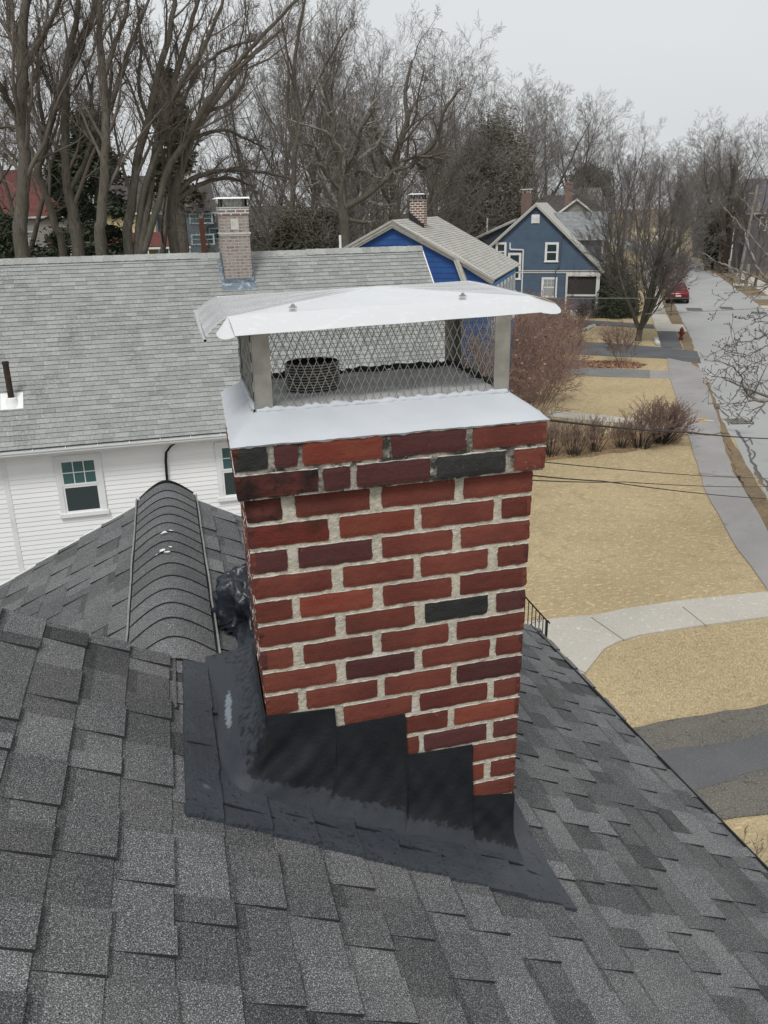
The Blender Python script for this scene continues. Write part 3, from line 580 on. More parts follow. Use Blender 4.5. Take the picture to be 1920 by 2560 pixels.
# expanded metal screens
ZT = 7.885; ZB = 7.676
def screen(a, b):
    a = np.array(a, float); b = np.array(b, float); Lh = np.linalg.norm(b-a); d_ = (b-a)/Lh; nn = np.array([-d_[1], d_[0], 0]); mb = MB(); lines = []
    dw, dh = .0205, .048; H = ZT-ZB; n = int(Lh/dw)+int(H/dh)+4
    for sg in (1, -1):
        for k in range(-n, n*2):
            # walk along diagonal, half cell by half cell, keep pieces inside
            pts = []; x0 = k*dw; 
            m_ = int(H/(dh/2))+1
            for i in range(m_+1):
                z = i*dh/2; x = x0+sg*i*dw/2
                pts.append((x, z))
            seg = []
            for i in range(len(pts)-1):
                (xa, za), (xb, zb_) = pts[i], pts[i+1]
                if zb_ > H+.001: zb_ = H
                if 0 <= min(xa, xb) and max(xa, xb) <= Lh:
                    w1 = .14  # strands run vertical for a short way at each knuckle
                    q = []
                    for t in (0, w1*.5, 1-w1*.5, 1):
                        xx = xa+(xb-xa)*(0 if t <= w1*.5 else (1 if t >= 1-w1*.5 else (t)))
                        xx = xa if t <= w1*.5 else xb
                        q.append(np.array([*(a[:2]+d_[:2]*xx), ZB+za+(zb_-za)*t])+nn*(.0012*sg*math.sin(i*math.pi+k)))
                    lines.append((np.array(q), np.full(4, .00095)))
    V, F = tubes(lines, 4)
    o = link(bpy.data.objects.new('mesh_screen', fast_mesh('mesh_screen', V, F, M['meshsteel'])), chim)
    return o
for a, b in (((IX0, IY0, 0), (IX1, IY0, 0)), ((IX0, IY1, 0), (IX1, IY1, 0)), ((IX0, IY0, 0), (IX0, IY1, 0)), ((IX1, IY0, 0), (IX1, IY1, 0))): screen(a, b)
for cx, cy, sx, sy in ((IX0, IY0, 1, 1), (IX1, IY0, -1, 1), (IX0, IY1, 1, -1), (IX1, IY1, -1, -1)):
    mb = MB(); e = .0022; wpost = .042
    cx2, cy2 = cx-sx*.003, cy-sy*.003
    mb.obox((cx2, cy2, ZB-.004), (sx*wpost, 0, 0), (0, -sy*e, 0), (0, 0, ZT-ZB-.001)); mb.obox((cx2-sx*.0001, cy2, ZB-.004), (0, sy*wpost*.75, 0), (-sx*e, 0, 0), (0, 0, ZT-ZB-.0012))
    for k in range(4):
        zc = ZB+.028+k*.048; mb.obox((cx2-sx*.0001-sx*e, cy2+sy*.006, zc), (-sx*.0012, 0, 0), (0, sy*.009, 0), (0, 0, .024), 1)
    mb.build('corner_post', [M['dullsteel'], M['dark']], chim)
# the lid: cross broken sheet with turned-down flared edges
FL, FR, BR, BL = [np.array(q) for q in ((.005, .126, 7.913), (.807, .183, 7.920), (.827, .675, 7.922), (.024, .60, 7.915))]
PK = (FL+FR+BR+BL)/4+np.array([.02, 0, .026])
mb = MB()
def lerp(a, b, t): return a+(b-a)*t
NSEG = 16
def panel(A, B, apex):
    P = [[lerp(lerp(A, B, k/NSEG), apex, i/10)+np.array([0, 0, .0005*math.sin(k*1.1+i*.8+A[0]*9)*(1 if 0 < i < 10 and 0 < k < NSEG else 0)]) for k in range(NSEG+1)] for i in range(11)]
    mb.grid(P)
for A, B in ((FL, FR), (FR, BR), (BR, BL), (BL, FL)): panel(A, B, PK)
fl, fr = np.array([.012, .060, 7.874]), np.array([.822, .135, 7.880])
def flange(A, B, a, b, curl=0):
    P = []
    for i in range(7):
        t = i/6; P.append([lerp(lerp(A, B, k/NSEG), lerp(a, b, k/NSEG), t)+np.array([0, 0, .005*math.sin(t*math.pi*.9)+.0004*math.sin(k*1.3)*t]) for k in range(NSEG+1)])
    mb.grid(P); return P[-1]
flange(FL, FR, fl, fr)
flange(FR, BR, np.array([.925, .262, 7.886]), np.array([.955, .71, 7.886]))
bl_, fl_ = np.array([-.040, .56, 7.882]), np.array([-.052, .085, 7.874])
flange(BL, FL, bl_, fl_)
flange(BR, BL, np.array([.86, .765, 7.885]), np.array([.03, .69, 7.880]))
# flared corners
def fan(Cn, a, b, mid):
    P = [[Cn]*7]
    for t in (.5, 1):
        P.append([lerp(Cn, (1-s)**2*a+2*s*(1-s)*mid+s*s*b, t) for s in np.linspace(0, 1, 7)])
    mb.grid(P)
fan(FR, fr, np.array([.925, .262, 7.886]), np.array([.90, .12, 7.866]))
fan(FL, fl, np.array([-.030, .060, 7.885]), np.array([-.03, .035, 7.865]))
fan(BR, np.array([.955, .71, 7.886]), np.array([.86, .765, 7.885]), np.array([.93, .77, 7.875])); fan(BL, np.array([.03, .69, 7.88]), bl_, np.array([-.03, .66, 7.87]))
# hem rolled along the left edge
mb.tube([bl_+np.array([-.003, 0, 0]), lerp(bl_, fl_, .5)+np.array([-.004, 0, -.004]), fl_+np.array([-.003, -.004, -.008])], .005, 8)
lid = mb.build('chimney_cap', M['steel'], chim, smooth=False)
md = lid.modifiers.new('thickness', 'SOLIDIFY'); md.thickness = .0012; md.offset = -1
for (px, py) in ((530, 172), (1207, 127)):
    px, py = 400+px/1.595, 660+py/1.595
    c = onz(px, py, 7.923 if px < 1000 else 7.927); mb = MB()
    mb.lathe([(0, .0012), (.0105, .001), (.0105, -.001)], c, 20); mb.lathe([(0, .0062), (.0052, .006), (.0058, .0055), (.0058, .0005)], c, 6); mb.lathe([(0, .0085), (.0028, .0082), (.0028, .005)], c, 10)
    mb.build('bolt', M['dullsteel'], lid)
# corrugated flue liner
c = onz(400+604/1.595, 660+520/1.595, 7.682); mb = MB(); prof = []
for i in range(11):
    z = i*.0073; prof += [(.056, z), (.0575, z+.0012), (.063, z+.0036), (.0575, z+.0062)]
prof = [(.0555, -.01), (.0555, .0815), (.052, .0815), (.051, .02)]
mb.lathe(prof, (c[0]+.004, c[1]+.05, c[2]), 40, m=1, sx=1.25, sy=.9)  # wall between the ribs coloured dark, painting in the shade of the grooves
for i in range(11): mb.lathe([(.0555, i*.0073+.0008), (.0605, i*.0073+.0022), (.0605, i*.0073+.0038), (.0555, i*.0073+.0052)], (c[0]+.004, c[1]+.05, c[2]), 40, sx=1.25, sy=.9)
mb.lathe([(0, .03), (.053, .03)], (c[0]+.004, c[1]+.05, c[2]), 24, m=1, sx=1.25, sy=.9)
mb.build('flue_liner', [mat('ribbed_steel', (.36, .355, .33), .5, .5), M['dark']], chim, smooth=False)
# the stack stands a few degrees out of square with the roof: lean every part of it the same way
for ch_ in [chim]+[o_ for o_ in bpy.data.objects if o_.parent == chim and o_.name.split('.')[0] not in ('chimney_cap',)]:
    kk = .065 if ch_.name.split('.')[0] in ('chimney', 'crown') else .035
    a_ = np.empty(len(ch_.data.vertices)*3, np.float32); ch_.data.vertices.foreach_get('co', a_); a_ = a_.reshape(-1, 3); a_[:, 0] += kk*a_[:, 1]; ch_.data.vertices.foreach_set('co', a_.ravel()); ch_.data.update()
# ------------------------------------------------------------------ membrane flashing round the chimney foot
stepsz = [(240, 1462), (548, 1425), (556, 1512), (873, 1452), (886, 1642), (1185, 1593), (1180, 1832), (1376, 1818)]
sp = [ony(*BX(a, b), -.009) for a, b in stepsz]
def topz(x):
    if x < sp[1][0]: a, b = sp[0], sp[1]
    elif x < sp[3][0]: a, b = sp[2], sp[3]
    elif x < sp[5][0]: a, b = sp[4], sp[5]
    else: a, b = sp[6], sp[7]
    return a[2]+(b[2]-a[2])*(x-a[0])/(b[0]-a[0])
T = []; Bt = []; sh = []
for y in np.linspace(.66, .06, 16):
    zt = 6.90-.20*y-.012*math.sin(y*11); T.append(np.array([xl(zt)-.010+.065*y, y, zt])); xb = -.108-.012*math.sin(y*12); Bt.append(np.array([xb, y, P1z(xb)+.012])); sh.append(1)
for i, a in enumerate(np.linspace(0, 1, 6)):
    ang = a*math.pi/2; zt = sp[0][2]+.002
    T.append(np.array([xl(zt)-.009+.009*math.sin(ang)*1.0, .008-.017*math.sin(ang), zt])); xb = -.108+.06*a**1.5; yb = .03-.085*math.sin(ang); Bt.append(np.array([xb, yb, P1z(xb)+.012])); sh.append(1-a*.5)
xsamp = sorted(list(np.linspace(xl(6.9)+.012, sp[7][0], 56))+[sp[1][0]-1e-4, sp[2][0]+1e-4, sp[3][0]-1e-4, sp[4][0]+1e-4, sp[5][0]-1e-4, sp[6][0]+1e-4])
for x in xsamp:
    T.append(np.array([x, -.009, topz(x)])); f = (x-xsamp[0])/(xsamp[-1]-xsamp[0]); xb = -.045+(.752+.045)*f; yb = -.056+.008*math.sin(x*14)-.004*f; Bt.append(np.array([xb, yb, P1z(xb)+.012])); sh.append(.5*max(0, 1-f*2.5))
P = []; K = 40
for i, (a, b, s) in enumerate(zip(T, Bt, sh)):
    row = []
    for k in range(K+1):
        t = k/K; hfrac = (1-s)*t**5+s*t**1.7; zf = t*(1-s)+s*(t**.85) if True else t
        p = np.array([a[0]+(b[0]-a[0])*hfrac, a[1]+(b[1]-a[1])*hfrac, a[2]+(b[2]-a[2])*zf])
        env = math.sin(min(1, t*1.4)*math.pi/2)*(1-t**6); u_ = i*.16
        wv = .0035*math.sin(u_*2.1+t*5)+.003*math.sin(u_*5.3-t*8+1)+.002*math.sin(u_*9+t*17)
        if 20 < i < 36: wv += .009*math.sin((i-20)/16*math.pi)*math.sin(t*6.5+(i-20)*.42)
        n_ = nrm([-(1 if i < 16 else max(0, 1-(i-16)/6)), -(0 if i < 16 else min(1, (i-15)/6)), .3])
        row.append(p+n_*(wv+.003)*env)
    P.append(row)
mb = MB(); mb.grid([[P[i][k] for i in range(len(P))] for k in range(K+1)]); NC = len(P)-1; mb.m = [1 if (i_//NC >= 33+2.2*math.sin((i_ % NC)*.55)+1.5*math.sin((i_ % NC)*1.7) or (i_ % NC) < 17.5+1.5*math.sin(i_//NC*.5)) else 0 for i_ in range(len(mb.f))]
mb.grid([[P[i][0] for i in range(len(P))], [P[i][0]+(np.array([.006, 0, 0]) if i < 18 else np.array([0, .007, 0])) for i in range(len(P))]])
e = [P[-1][k] for k in range(K+1)]; mb.grid([e, [q+np.array([.002, .03, 0]) for q in e]])
mb.m = [0]*len(mb.f); o = mb.build('chimney_flashing', M['tarred'], chim, smooth=True)
wn = [0.0]*len(o.data.vertices); NP = len(P)
for k in range(K+1):
    for i in range(NP):
        f_ = k/K; v_ = .62*max(0, min(1, (f_-.74)/.16)); v_ = max(v_, .42*max(0, min(1, (20-i)/3)))
        if i < 21: v_ += 1.38*math.exp(-((f_-.80)/.10)**2)*math.exp(-((i-9)/5.0)**2)
        wn[k*NP+i] = v_
wa = o.data.attributes.new('worn', 'FLOAT', 'POINT'); wa.data.foreach_set('value', wn)
md = o.modifiers.new('sub', 'SUBSURF'); md.levels = 1; md.render_levels = 1; md.subdivision_type = 'SIMPLE'
# painted strips lying over the shingle courses
def strip(x0, x1, y0, y1, nx, ny, seed, skew=0.0, edge=.003):
    r_ = random.Random(seed); P = []
    for i in range(nx+1):
        row = []
        for k in range(ny+1):
            fx, fy = i/nx, k/ny; x = x0(fy) + (x1(fy)-x0(fy))*fx if callable(x0) else x0+(x1-x0)*fx; yA = y0(fx) if callable(y0) else y0; yB = y1(fx) if callable(y1) else y1
            y = yA+(yB-yA)*fy; ph = ((x-.03*y+.13)/(EX*c_)) % 1.0
            hz = .010+.0085*ph+.0006*noise1(x*3, y*3)
            if i in (0, nx) or k in (0, ny): x += r_.uniform(-edge, edge)*.5; y += r_.uniform(-edge, edge)*.5
            row.append(np.array([x, y, P1z(x)])+n1*hz)
        P.append(row)
    mb.grid(P)
    ring = P[0]+[r_[-1] for r_ in P[1:]]+P[-1][::-1][1:]+[r_[0] for r_ in P[::-1][1:]]
    mb.grid([ring, [q-n1*.016 for q in ring]])
mb = MB()
strip(-.155, .838, lambda f: -.180-.045*f, -.035, 190, 10, 1)
strip(lambda f: -.222+.035*f, lambda f: -.085, -.185, .612, 26, 30, 2)
strip(.74, lambda f: 0, 0, 0, 1, 1, 3) if False else None
P = []
for i in range(21):
    f = i/20; row = []
    for k in range(9):
        x = .728+(.838+.05*f-.728)*k/8; y = -.04+f*.46; ph = ((x-.03*y+.13)/(EX*c_)) % 1.0; row.append(np.array([x, y, P1z(x)])+n1*(.010+.0085*ph))
    P.append(row)
mb.grid(P)
fo = mb.build('roof_flashing', M['membrane2'], chim, smooth=False)
# a few short ridges and splits in the coating
for (x0, y0, x1, y1) in ((.03, -.10, .17, -.112), (.33, -.12, .47, -.125), (.74, -.10, .80, -.12), (.60, -.075, .74, -.08), (-.14, .30, -.10, .31), (-.20, .12, -.11, .125), (-.13, -.12, .0, -.13), (.20, -.085, .30, -.083)):
    mb = MB(); pts = [(x0+(x1-x0)*t, y0+(y1-y0)*t+rs.uniform(-.002, .002), P1z(x0+(x1-x0)*t)+.0165) for t in np.linspace(0, 1, 8)]; mb.tube(pts, [.001]+[.0035]*6+[.001], 5); mb.build('coating_ridge', M['membrane'], fo, smooth=True)
# ------------------------------------------------------------------ crumpled plastic sheet lying behind the chimney
from mathutils import noise as mn
mb = MB(); P = []; NU, NV = 110, 52
def ridged(v, s_=1.0):
    a = 0; amp = 1
    for o_i in range(3): a += amp*(1-abs(mn.noise(Vector(v)*s_*(2.1**o_i)))*2); amp *= .5
    return a/1.75
cx_, cy_ = .178, 1.10
for i in range(NV+1):
    f = i/NV; row = []
    for k in range(NU):
        a = 2*math.pi*k/NU; rad = math.sin(f*math.pi/2)**.8; base = .185+.02*math.sin(a*2+.6)
        d = np.array([math.cos(a)*rad, math.sin(a)*rad, math.cos(f*math.pi/2)**.8])
        # folds gather towards the lower left foot of the bundle
        tw = math.atan2(math.sin(a+2.3), math.cos(a+2.3)); g_ = ridged((math.cos(a)*2.2+3, math.sin(a)*2.2, f*1.1), 1.6)
        amp = .010+.045*f*f; r_ = 1+ (g_-.55)*amp/.165*2.0
        q = np.array([cx_+d[0]*base*r_, cy_+d[1]*base*1.05*r_, 0]); h = .235*d[2]*(1+.25*(g_-.55))
        q[2] = P1z(q[0])+max(.006, h+.02*(1-f)); row.append(q)
    P.append(row)
mb.grid(P, wrap=True)
def drape(c0, c1, w0, w1, h0, seed, n=40, m=26, am=.03):
    P = []; c0, c1 = np.array(c0), np.array(c1); dn = nrm([c1[0]-c0[0], c1[1]-c0[1], 0]); sd_ = np.array([-dn[1], dn[0], 0])
    for i in range(n+1):
        f = i/n; row = []
        for k in range(m+1):
            g_ = k/m-.5; c = c0+(c1-c0)*f; wd = w0+(w1-w0)*f; fold = abs(math.sin(g_*15+seed+f*3))*.6+.4*ridged((g_*3+seed, f*2, 1), 1.8)
            x, y = c[0]+sd_[0]*g_*wd, c[1]+sd_[1]*g_*wd; z = P1z(x)+.010+(h0*(1-f)**1.4)*(1-(2*g_)**2)+am*fold*(1-(2*abs(g_))**3)*(1-f*.55); row.append((x+.01*math.sin(f*9+k), y, z))
        P.append(row)
    mb.grid(P)
drape((.15, 1.02), (.055, .69), .26, .09, .12, 1.0); drape((.12, 1.06), (-.015, .93), .20, .11, .10, 2.4); drape((.10, 1.10), (-.03, 1.16), .16, .05, .07, 4.0, n=20, m=16)
o = mb.build('plastic_sheet', M['tarp'], None, smooth=True); tag(o, 'crumpled black plastic sheet bundled on the roof behind the brick chimney', 'plastic sheet')
# ------------------------------------------------------------------ stair railing by the front path
pt = onz(1367, 1552, 1.30); p2 = onz(1322, 1502, 1.75)
rl_ = thing('railing', 'black wrought iron stair railing with scrolls beside the concrete path', 'railing', (pt[0], pt[1], 0))
d2 = p2-pt; off = np.array([pt[0], pt[1], 0]); mb = MB()
mb.tube([pt-off+np.array([.05, -.02, -.05]), pt-off+np.array([.02, 0, .0]), pt-off, p2-off, p2-off+d2*.6], .014, 8); mb.bar(pt-off-np.array([0, 0, .62]), p2-off+d2*.6-np.array([0, 0, .62]), .02, .012)
mb.build('top_rail', M['iron'], rl_)
for k in range(8):
    q = pt-off+d2*(k*.2); mb = MB(); rr2 = .018 if k == 0 else .007; mb.bar(q-np.array([0, 0, .74 if k else 1.0]), q, rr2*2 if k == 0 else .013, rr2*2 if k == 0 else .013, upv=(0, 1, 0)); mb.build('baluster', M['iron'], rl_)
mb = MB(); q = pt-off+d2*.55; dd = nrm(d2*np.array([1, 1, 0]))
for sgn in (-1, 1):
    for up_ in (-1, 1):
        cc = q+dd*.05*sgn-np.array([0, 0, .34-up_*.14]); pts = []
        for t in np.linspace(0, 1, 22): 
            a = t*4.2*math.pi/1.6; r_ = .012+.05*t; pts.append(cc+dd*sgn*math.cos(a)*r_+np.array([0, 0, up_*math.sin(a)*r_]))
        mb = MB(); mb.tube(pts, .005, 5); mb.build('scroll', M['iron'], rl_)
st = thing('front_steps', 'pale stone front steps behind the railing', 'steps', (pt[0], pt[1], 0)) if False else None
# ------------------------------------------------------------------ building helpers
def siding(mb, O, U, V_, segs, z0, z1, expo, th=.012, m=0, tone=1.0):
    """lap boards on a wall through O, U along, V_ outward; segs(z) gives (a0, a1) or None"""
    O = np.array(O, float); U = np.array(U, float); V_ = np.array(V_, float); z = z0
    while z < z1-1e-4:
        zt = min(z+expo, z1); A = segs(z); B = segs(zt)
        if A and A[1] > A[0]:
            if not B or B[1] <= B[0]: B = ((A[0]+A[1])/2, (A[0]+A[1])/2+.001)
            P = lambda a, zz_, o_: O+U*a+V_*o_+np.array([0, 0, zz_])
            t = tone*rnd.uniform(.97, 1.03)
            mb.quad(P(A[0], z, th), P(A[1], z, th), P(B[1], zt, .001), P(B[0], zt, .001), m, t); mb.quad(P(A[0], z, .0), P(A[1], z, .0), P(A[1], z, th), P(A[0], z, th), m, t*.8)
        z = zt
def window(parent, O, U, V_, a0, a1, z0, z1, fr, casing=.09, muntins=(0, 0), glass=None, lower=None, name='window', proud=.03):
    U = np.array(U, float); V_ = np.array(V_, float); O = np.array(O, float); P = lambda a, z, o_: O+U*a+V_*o_+np.array([0, 0, z])
    mb = MB(); zm = (z0+z1)/2; s_ = .045
    def fb(A0, A1, Z0, Z1, o0, o1): mb.obox(P(A0, Z0, o0), U*(A1-A0), V_*(o1-o0), (0, 0, Z1-Z0))
    fb(a0, a0+casing, z0, z1, 0, proud); fb(a1-casing, a1, z0, z1, 0, proud); fb(a0+casing, a1-casing, z1-casing, z1, 0, proud); fb(a0-.03, a1+.03, z0-.02, z0+casing*.6, 0, proud+.03)
    i0, i1, j0, j1 = a0+casing, a1-casing, z0+casing*.6, z1-casing
    for (p0, p1, d0) in ((j0, zm, .0), (zm, j1, .008)):
        fb(i0, i0+s_, p0, p1, .004, .014+d0); fb(i1-s_, i1, p0, p1, .004, .014+d0); fb(i0+s_, i1-s_, p0, p0+s_, .004, .014+d0); fb(i0+s_, i1-s_, p1-s_, p1, .004, .014+d0)
    nx, nz_ = muntins
    for k in range(1, nx): x = i0+s_+(i1-i0-2*s_)*k/nx; fb(x-.009, x+.009, zm+s_, j1-s_, .004, .016)
    for k in range(1, nz_): z = zm+s_+(j1-zm-2*s_)*k/nz_; fb(i0+s_, i1-s_, z-.009, z+.009, .004, .0155)
    w_ = mb.build(name, fr, parent)
    for (p0, p1, gm) in ((zm+s_, j1-s_, glass or M['glass']), (j0+s_, zm-s_, lower or M['glass'])):
        mb = MB(); mb.obox(P(i0+s_, p0, .002), U*(i1-i0-2*s_), V_*.006, (0, 0, p1-p0)); mb.build('pane', gm, w_)
    return w_
def roofslab(mb, P, th=.06, m=0):
    P = [np.array(p, float) for p in P]; n = np.cross(P[1]-P[0], P[2]-P[0]); n /= np.linalg.norm(n)
    if n[2] < 0: n = -n; P = P[::-1]
    slab(mb, P, n, th, m)
# ------------------------------------------------------------------ white house with the pale shingle roof
wh = thing('white_house', 'white vinyl sided house with long pale grey shingle roof behind the chimney', 'house', (0, 16, 0))
def wl(p): return np.array(p, float)-np.array([0, 16, 0])
WX0, WX1 = -10.5, 6.95; EY, EZ, RY, RZ = 15.68, 3.735, 19.7, 7.15
sdw = nrm([0, -(RY-EY), -(RZ-EZ)]); LW = math.hypot(RY-EY, RZ-EZ)
mb = MB(); rs = random.Random(21)
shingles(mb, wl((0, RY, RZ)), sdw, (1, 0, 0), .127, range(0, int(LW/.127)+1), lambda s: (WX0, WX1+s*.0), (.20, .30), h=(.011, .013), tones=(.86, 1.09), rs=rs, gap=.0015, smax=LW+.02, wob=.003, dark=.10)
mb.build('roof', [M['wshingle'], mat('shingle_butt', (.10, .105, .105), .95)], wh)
mb = MB(); roofslab(mb, [wl(q) for q in ((WX0, EY, EZ-.004), (WX1-.01, EY, EZ-.004), (WX1-.01, RY, RZ-.004), (WX0, RY, RZ-.004))], .08); roofslab(mb, [wl(q) for q in ((WX0, RY, RZ), (WX1, RY, RZ), (WX1, 2*RY-EY, EZ), (WX0, 2*RY-EY, EZ))], .08)
mb.build('roof_deck', M['wshingle'], wh)
mb = MB(); x = WX0
while x < WX1-.02:
    if x < 1.15 or x > 3.9: lift = .028
    else: lift = .014
    x1 = min(x+.24+rs.uniform(-.01, .01), WX1); t = rs.uniform(.95, 1.2); h0, h1 = lift+.008, lift
    for sg in (-1, 1):
        d = np.array([0, sg*.15, -.13]); a = wl((x, RY, RZ+h0)); b = wl((x1+.03, RY, RZ+h1)); 
        mb.quad(a, b, b+d, a+d, 0, t) if sg < 0 else mb.quad(b, a, a+d, b+d, 0, t)
        if sg < 0: mb.quad(a+d, b+d, b+d-np.array([0, 0, .02]), a+d-np.array([0, 0, .02]), 0, .35)
    x = x1
mb.build('ridge_cap', M['wshingle'], wh)
mb = MB()
siding(mb, wl((0, 16, 0)), (1, 0, 0), (0, -1, 0), lambda z: (-3.16, WX1-.15), 0, 3.66, .104, .013); siding(mb, wl((0, 16, 0)), (1, 0, 0), (0, -1, 0), lambda z: (WX0+.2, -3.26), .035, 3.66, .104, .013)
gabl = lambda z: (0.0, 7.4) if z < 3.6 else ((z-3.6)/.85+.0, 7.4-(z-3.6)/.85)
siding(mb, wl((WX1-.15, 16, 0)), (0, 1, 0), (1, 0, 0), gabl, 0, 6.7, .104, .013)
mb.box(WX0+.2, WX1-.16, .02, 7.38, 0, 3.6)
mb.build('wall', M['siding'], wh)
mb = MB(); mb.box(-3.26, -3.16, -.02, 0, 0, 3.66); mb.box(WX1-.22, WX1-.13, -.03, .0, 0, 3.6); mb.box(WX0, WX1-.02, -.30, .0, 3.60, 3.635); mb.bar(wl((WX1+.01, EY, EZ-.07)), wl((WX1+.01, RY, RZ-.07)), .025, .14); mb.bar(wl((WX1+.01, 2*RY-EY, EZ-.07)), wl((WX1+.01, RY, RZ-.07)), .025, .14)
mb.build('trim', M['white'], wh)
mb = MB(); P = []                     # open gutter
for x in np.linspace(WX0, WX1, 30):
    P.append([(x, yy-16, zz_+.001*x) for yy, zz_ in ((15.69, 3.695), (15.69, 3.585), (15.60, 3.58), (15.575, 3.62), (15.575, 3.66), (15.555, 3.67), (15.555, 3.70), (15.57, 3.70), (15.575, 3.69), (15.60, 3.60), (15.68, 3.60))])
mb.grid(P)
for x in np.arange(WX0+.5, WX1, .62): mb.bar((x, -.43, 3.69), (x, -.31, 3.70), .02, .012)
mb.build('gutter', M['gutter'], wh)
for k, (px_, pz_) in enumerate(((130, 1136), (536.5, 1109.2))):
    a0 = ony(px_, pz_, 15.96)[0]
    window(wh, (0, -.014, 0), (1, 0, 0), (0, -1, 0), a0, a0+.93, 2.12, 3.44, M['white'], .10, (3, 2), M['blind'], mat('dark_screen', (.035, .05, .052), .5, spec=.4))
pts = [ony(a/2.2125, 560+b/2.2125, 15.94)-np.array([0, 16, 0]) for a, b in ((1290, 1184), (1180, 1183), (1090, 1183), (1035, 1186), (985, 1202), (940, 1232), (916, 1265), (914, 1310), (918, 1380), (925, 1450), (930, 1520), (936, 1600))]
mb = MB(); mb.tube(pts, .018, 7); mb.tube([p+np.array([.028, -.012, .012]) for p in pts], .012, 6); mb.build('service_cable', M['cable'], wh, smooth=True)
pv = onp(30, 1005, (0, -(RZ-EZ)/(RY-EY), 1), RZ-(RZ-EZ)/(RY-EY)*RY)-np.array([0, 16, 0])
mb = MB(); mb.lathe([(0, .80), (.055, .80), (.062, .83), (.068, .83), (.068, .77), (.060, .76), (.062, .1), (.078, .08), (.078, 0)], pv, 18); vp_ = mb.build('vent_pipe', M['rust'], wh)
mb = MB(); mb.lathe([(.075, .10), (.10, .085), (.13, -.01), (.18, -.12)], pv, 14); sdn = nrm([0, -(RY-EY), -(RZ-EZ)]); nn = nrm([0, -(RZ-EZ), (RY-EY)]); mb.obox(pv+sdn*.20-np.array([.22, 0, 0])+nn*.012, (.44, 0, 0), -sdn*.42, nn*.008); mb.build('pipe_flashing', M['white'], vp_)
# its washed out brick chimney
cx0, cx1, cy0, cy1 = 1.83, 2.47, 2.90, 3.55
wash = brickmat('washed_brick', (.16, .105, .095), (.25, .19, .175), (.42, .41, .39), .2, .072, .011, wash=(.33, .31, .29))
mb = MB(); mb.box(cx0, cx1, cy0, cy1, 5.9, 8.02); wc = mb.build('chimney', wash, wh)
mb = MB(); mb.box(cx0-.03, cx1+.03, cy0-.03, cy1+.03, 7.60, 7.635); mb.box(cx0-.012, cx1+.012, cy0-.012, cy1+.012, 7.56, 7.60); mb.build('chimney_band', M['trim'], wc)
mb = MB(); mb.box(cx0+.22, cx0+.40, cy0-.008, cy0+.01, 7.70, 7.94); mb.build('block_patch', M['trim'], wc)
bb = brickmat('blue_grey_brick', (.13, .15, .17), (.22, .13, .12), (.58, .57, .54), .22, .074, .014)
mb = MB(); mb.box(cx0-.02, cx1+.02, cy0-.02, cy1+.02, 8.02, 8.17); mb.build('chimney_top', bb, wc)
mb = MB(); mb.box(cx0-.03, cx1+.03, cy0-.03, cy1+.03, 8.17, 8.195); mb.build('crown', M['trim'], wc)
mb = MB()
for s0, s1 in (((cx0+.04, cy0+.05), (cx1-.04, cy0+.05)), ((cx0+.04, cy1-.05), (cx1-.04, cy1-.05)), ((cx0+.04, cy0+.05), (cx0+.04, cy1-.05)), ((cx1-.04, cy0+.05), (cx1-.04, cy1-.05))):
    a, b = np.array(s0), np.array(s1); Ls = np.linalg.norm(b-a); n = int(Ls/.045)
    for k in range(-3, n):
        for sg in (1, -1):
            t0, t1 = (k/n, (k+3)/n) if sg > 0 else ((k+3)/n, k/n); z0_, z1_ = 8.195, 8.37
            lo_, hi_ = sorted((t0, t1)); 
            if lo_ < 0 or hi_ > 1: continue
            mb.bar((*(a+(b-a)*t0), z0_), (*(a+(b-a)*t1), z1_), .007, .007, upv=(.3, .9, .1))
    for q in (a, b): mb.bar((*q, 8.19), (*q, 8.38), .03, .03, upv=(1, 0, 0))
mb.build('mesh_screen', M['dullsteel'], wc)
mb = MB(); P = [[(cx0-.10, cy0-.08, 8.375), (cx1+.06, cy0-.08, 8.375)], [(cx0-.04, cy0-.02, 8.41), (cx1, cy0-.02, 8.41)], [(cx0-.04, cy1+.02, 8.41), (cx1, cy1+.02, 8.41)], [(cx0-.10, cy1+.08, 8.375), (cx1+.06, cy1+.08, 8.375)]]; mb.grid(P); mb.quad(P[0][0], P[1][0], P[2][0], P[3][0]); mb.quad(P[0][1], P[1][1], P[2][1], P[3][1])
mb.build('chimney_cap', M['white'], wc)
lead = mat('lead_flashing', (.16, .20, .25), .5, .2, noise=((7, (.42, .46, .50), .5, .65, 5), (30, (.06, .08, .10), .55, .7, 4)))
rz_ = lambda y: RZ-(RZ-EZ)/(RY-EY)*(RY-16-y)
mb = MB(); mb.quad((cx0-.1, cy0-.16, rz_(cy0-.16)+.012), (cx1+.12, cy0-.16, rz_(cy0-.16)+.012), (cx1+.05, cy0-.012, rz_(cy0)+.03), (cx0-.05, cy0-.012, rz_(cy0)+.03)); mb.box(cx0-.012, cx1+.012, cy0-.012, cy0, rz_(cy0), rz_(cy0)+.14)
for xx in (cx0-.03, cx1+.01):
    for k in range(4): y_ = cy0+k*.17; mb.box(xx, xx+.02, y_, y_+.17, rz_(y_), rz_(y_)+.22+.02*k)
    mb.quad((xx-.07, cy0-.1, rz_(cy0-.1)+.014), (xx+.07, cy0-.1, rz_(cy0-.1)+.014), (xx+.07, cy1, rz_(cy1)+.014), (xx-.07, cy1, rz_(cy1)+.014))
mb.build('flashing', lead, wc)
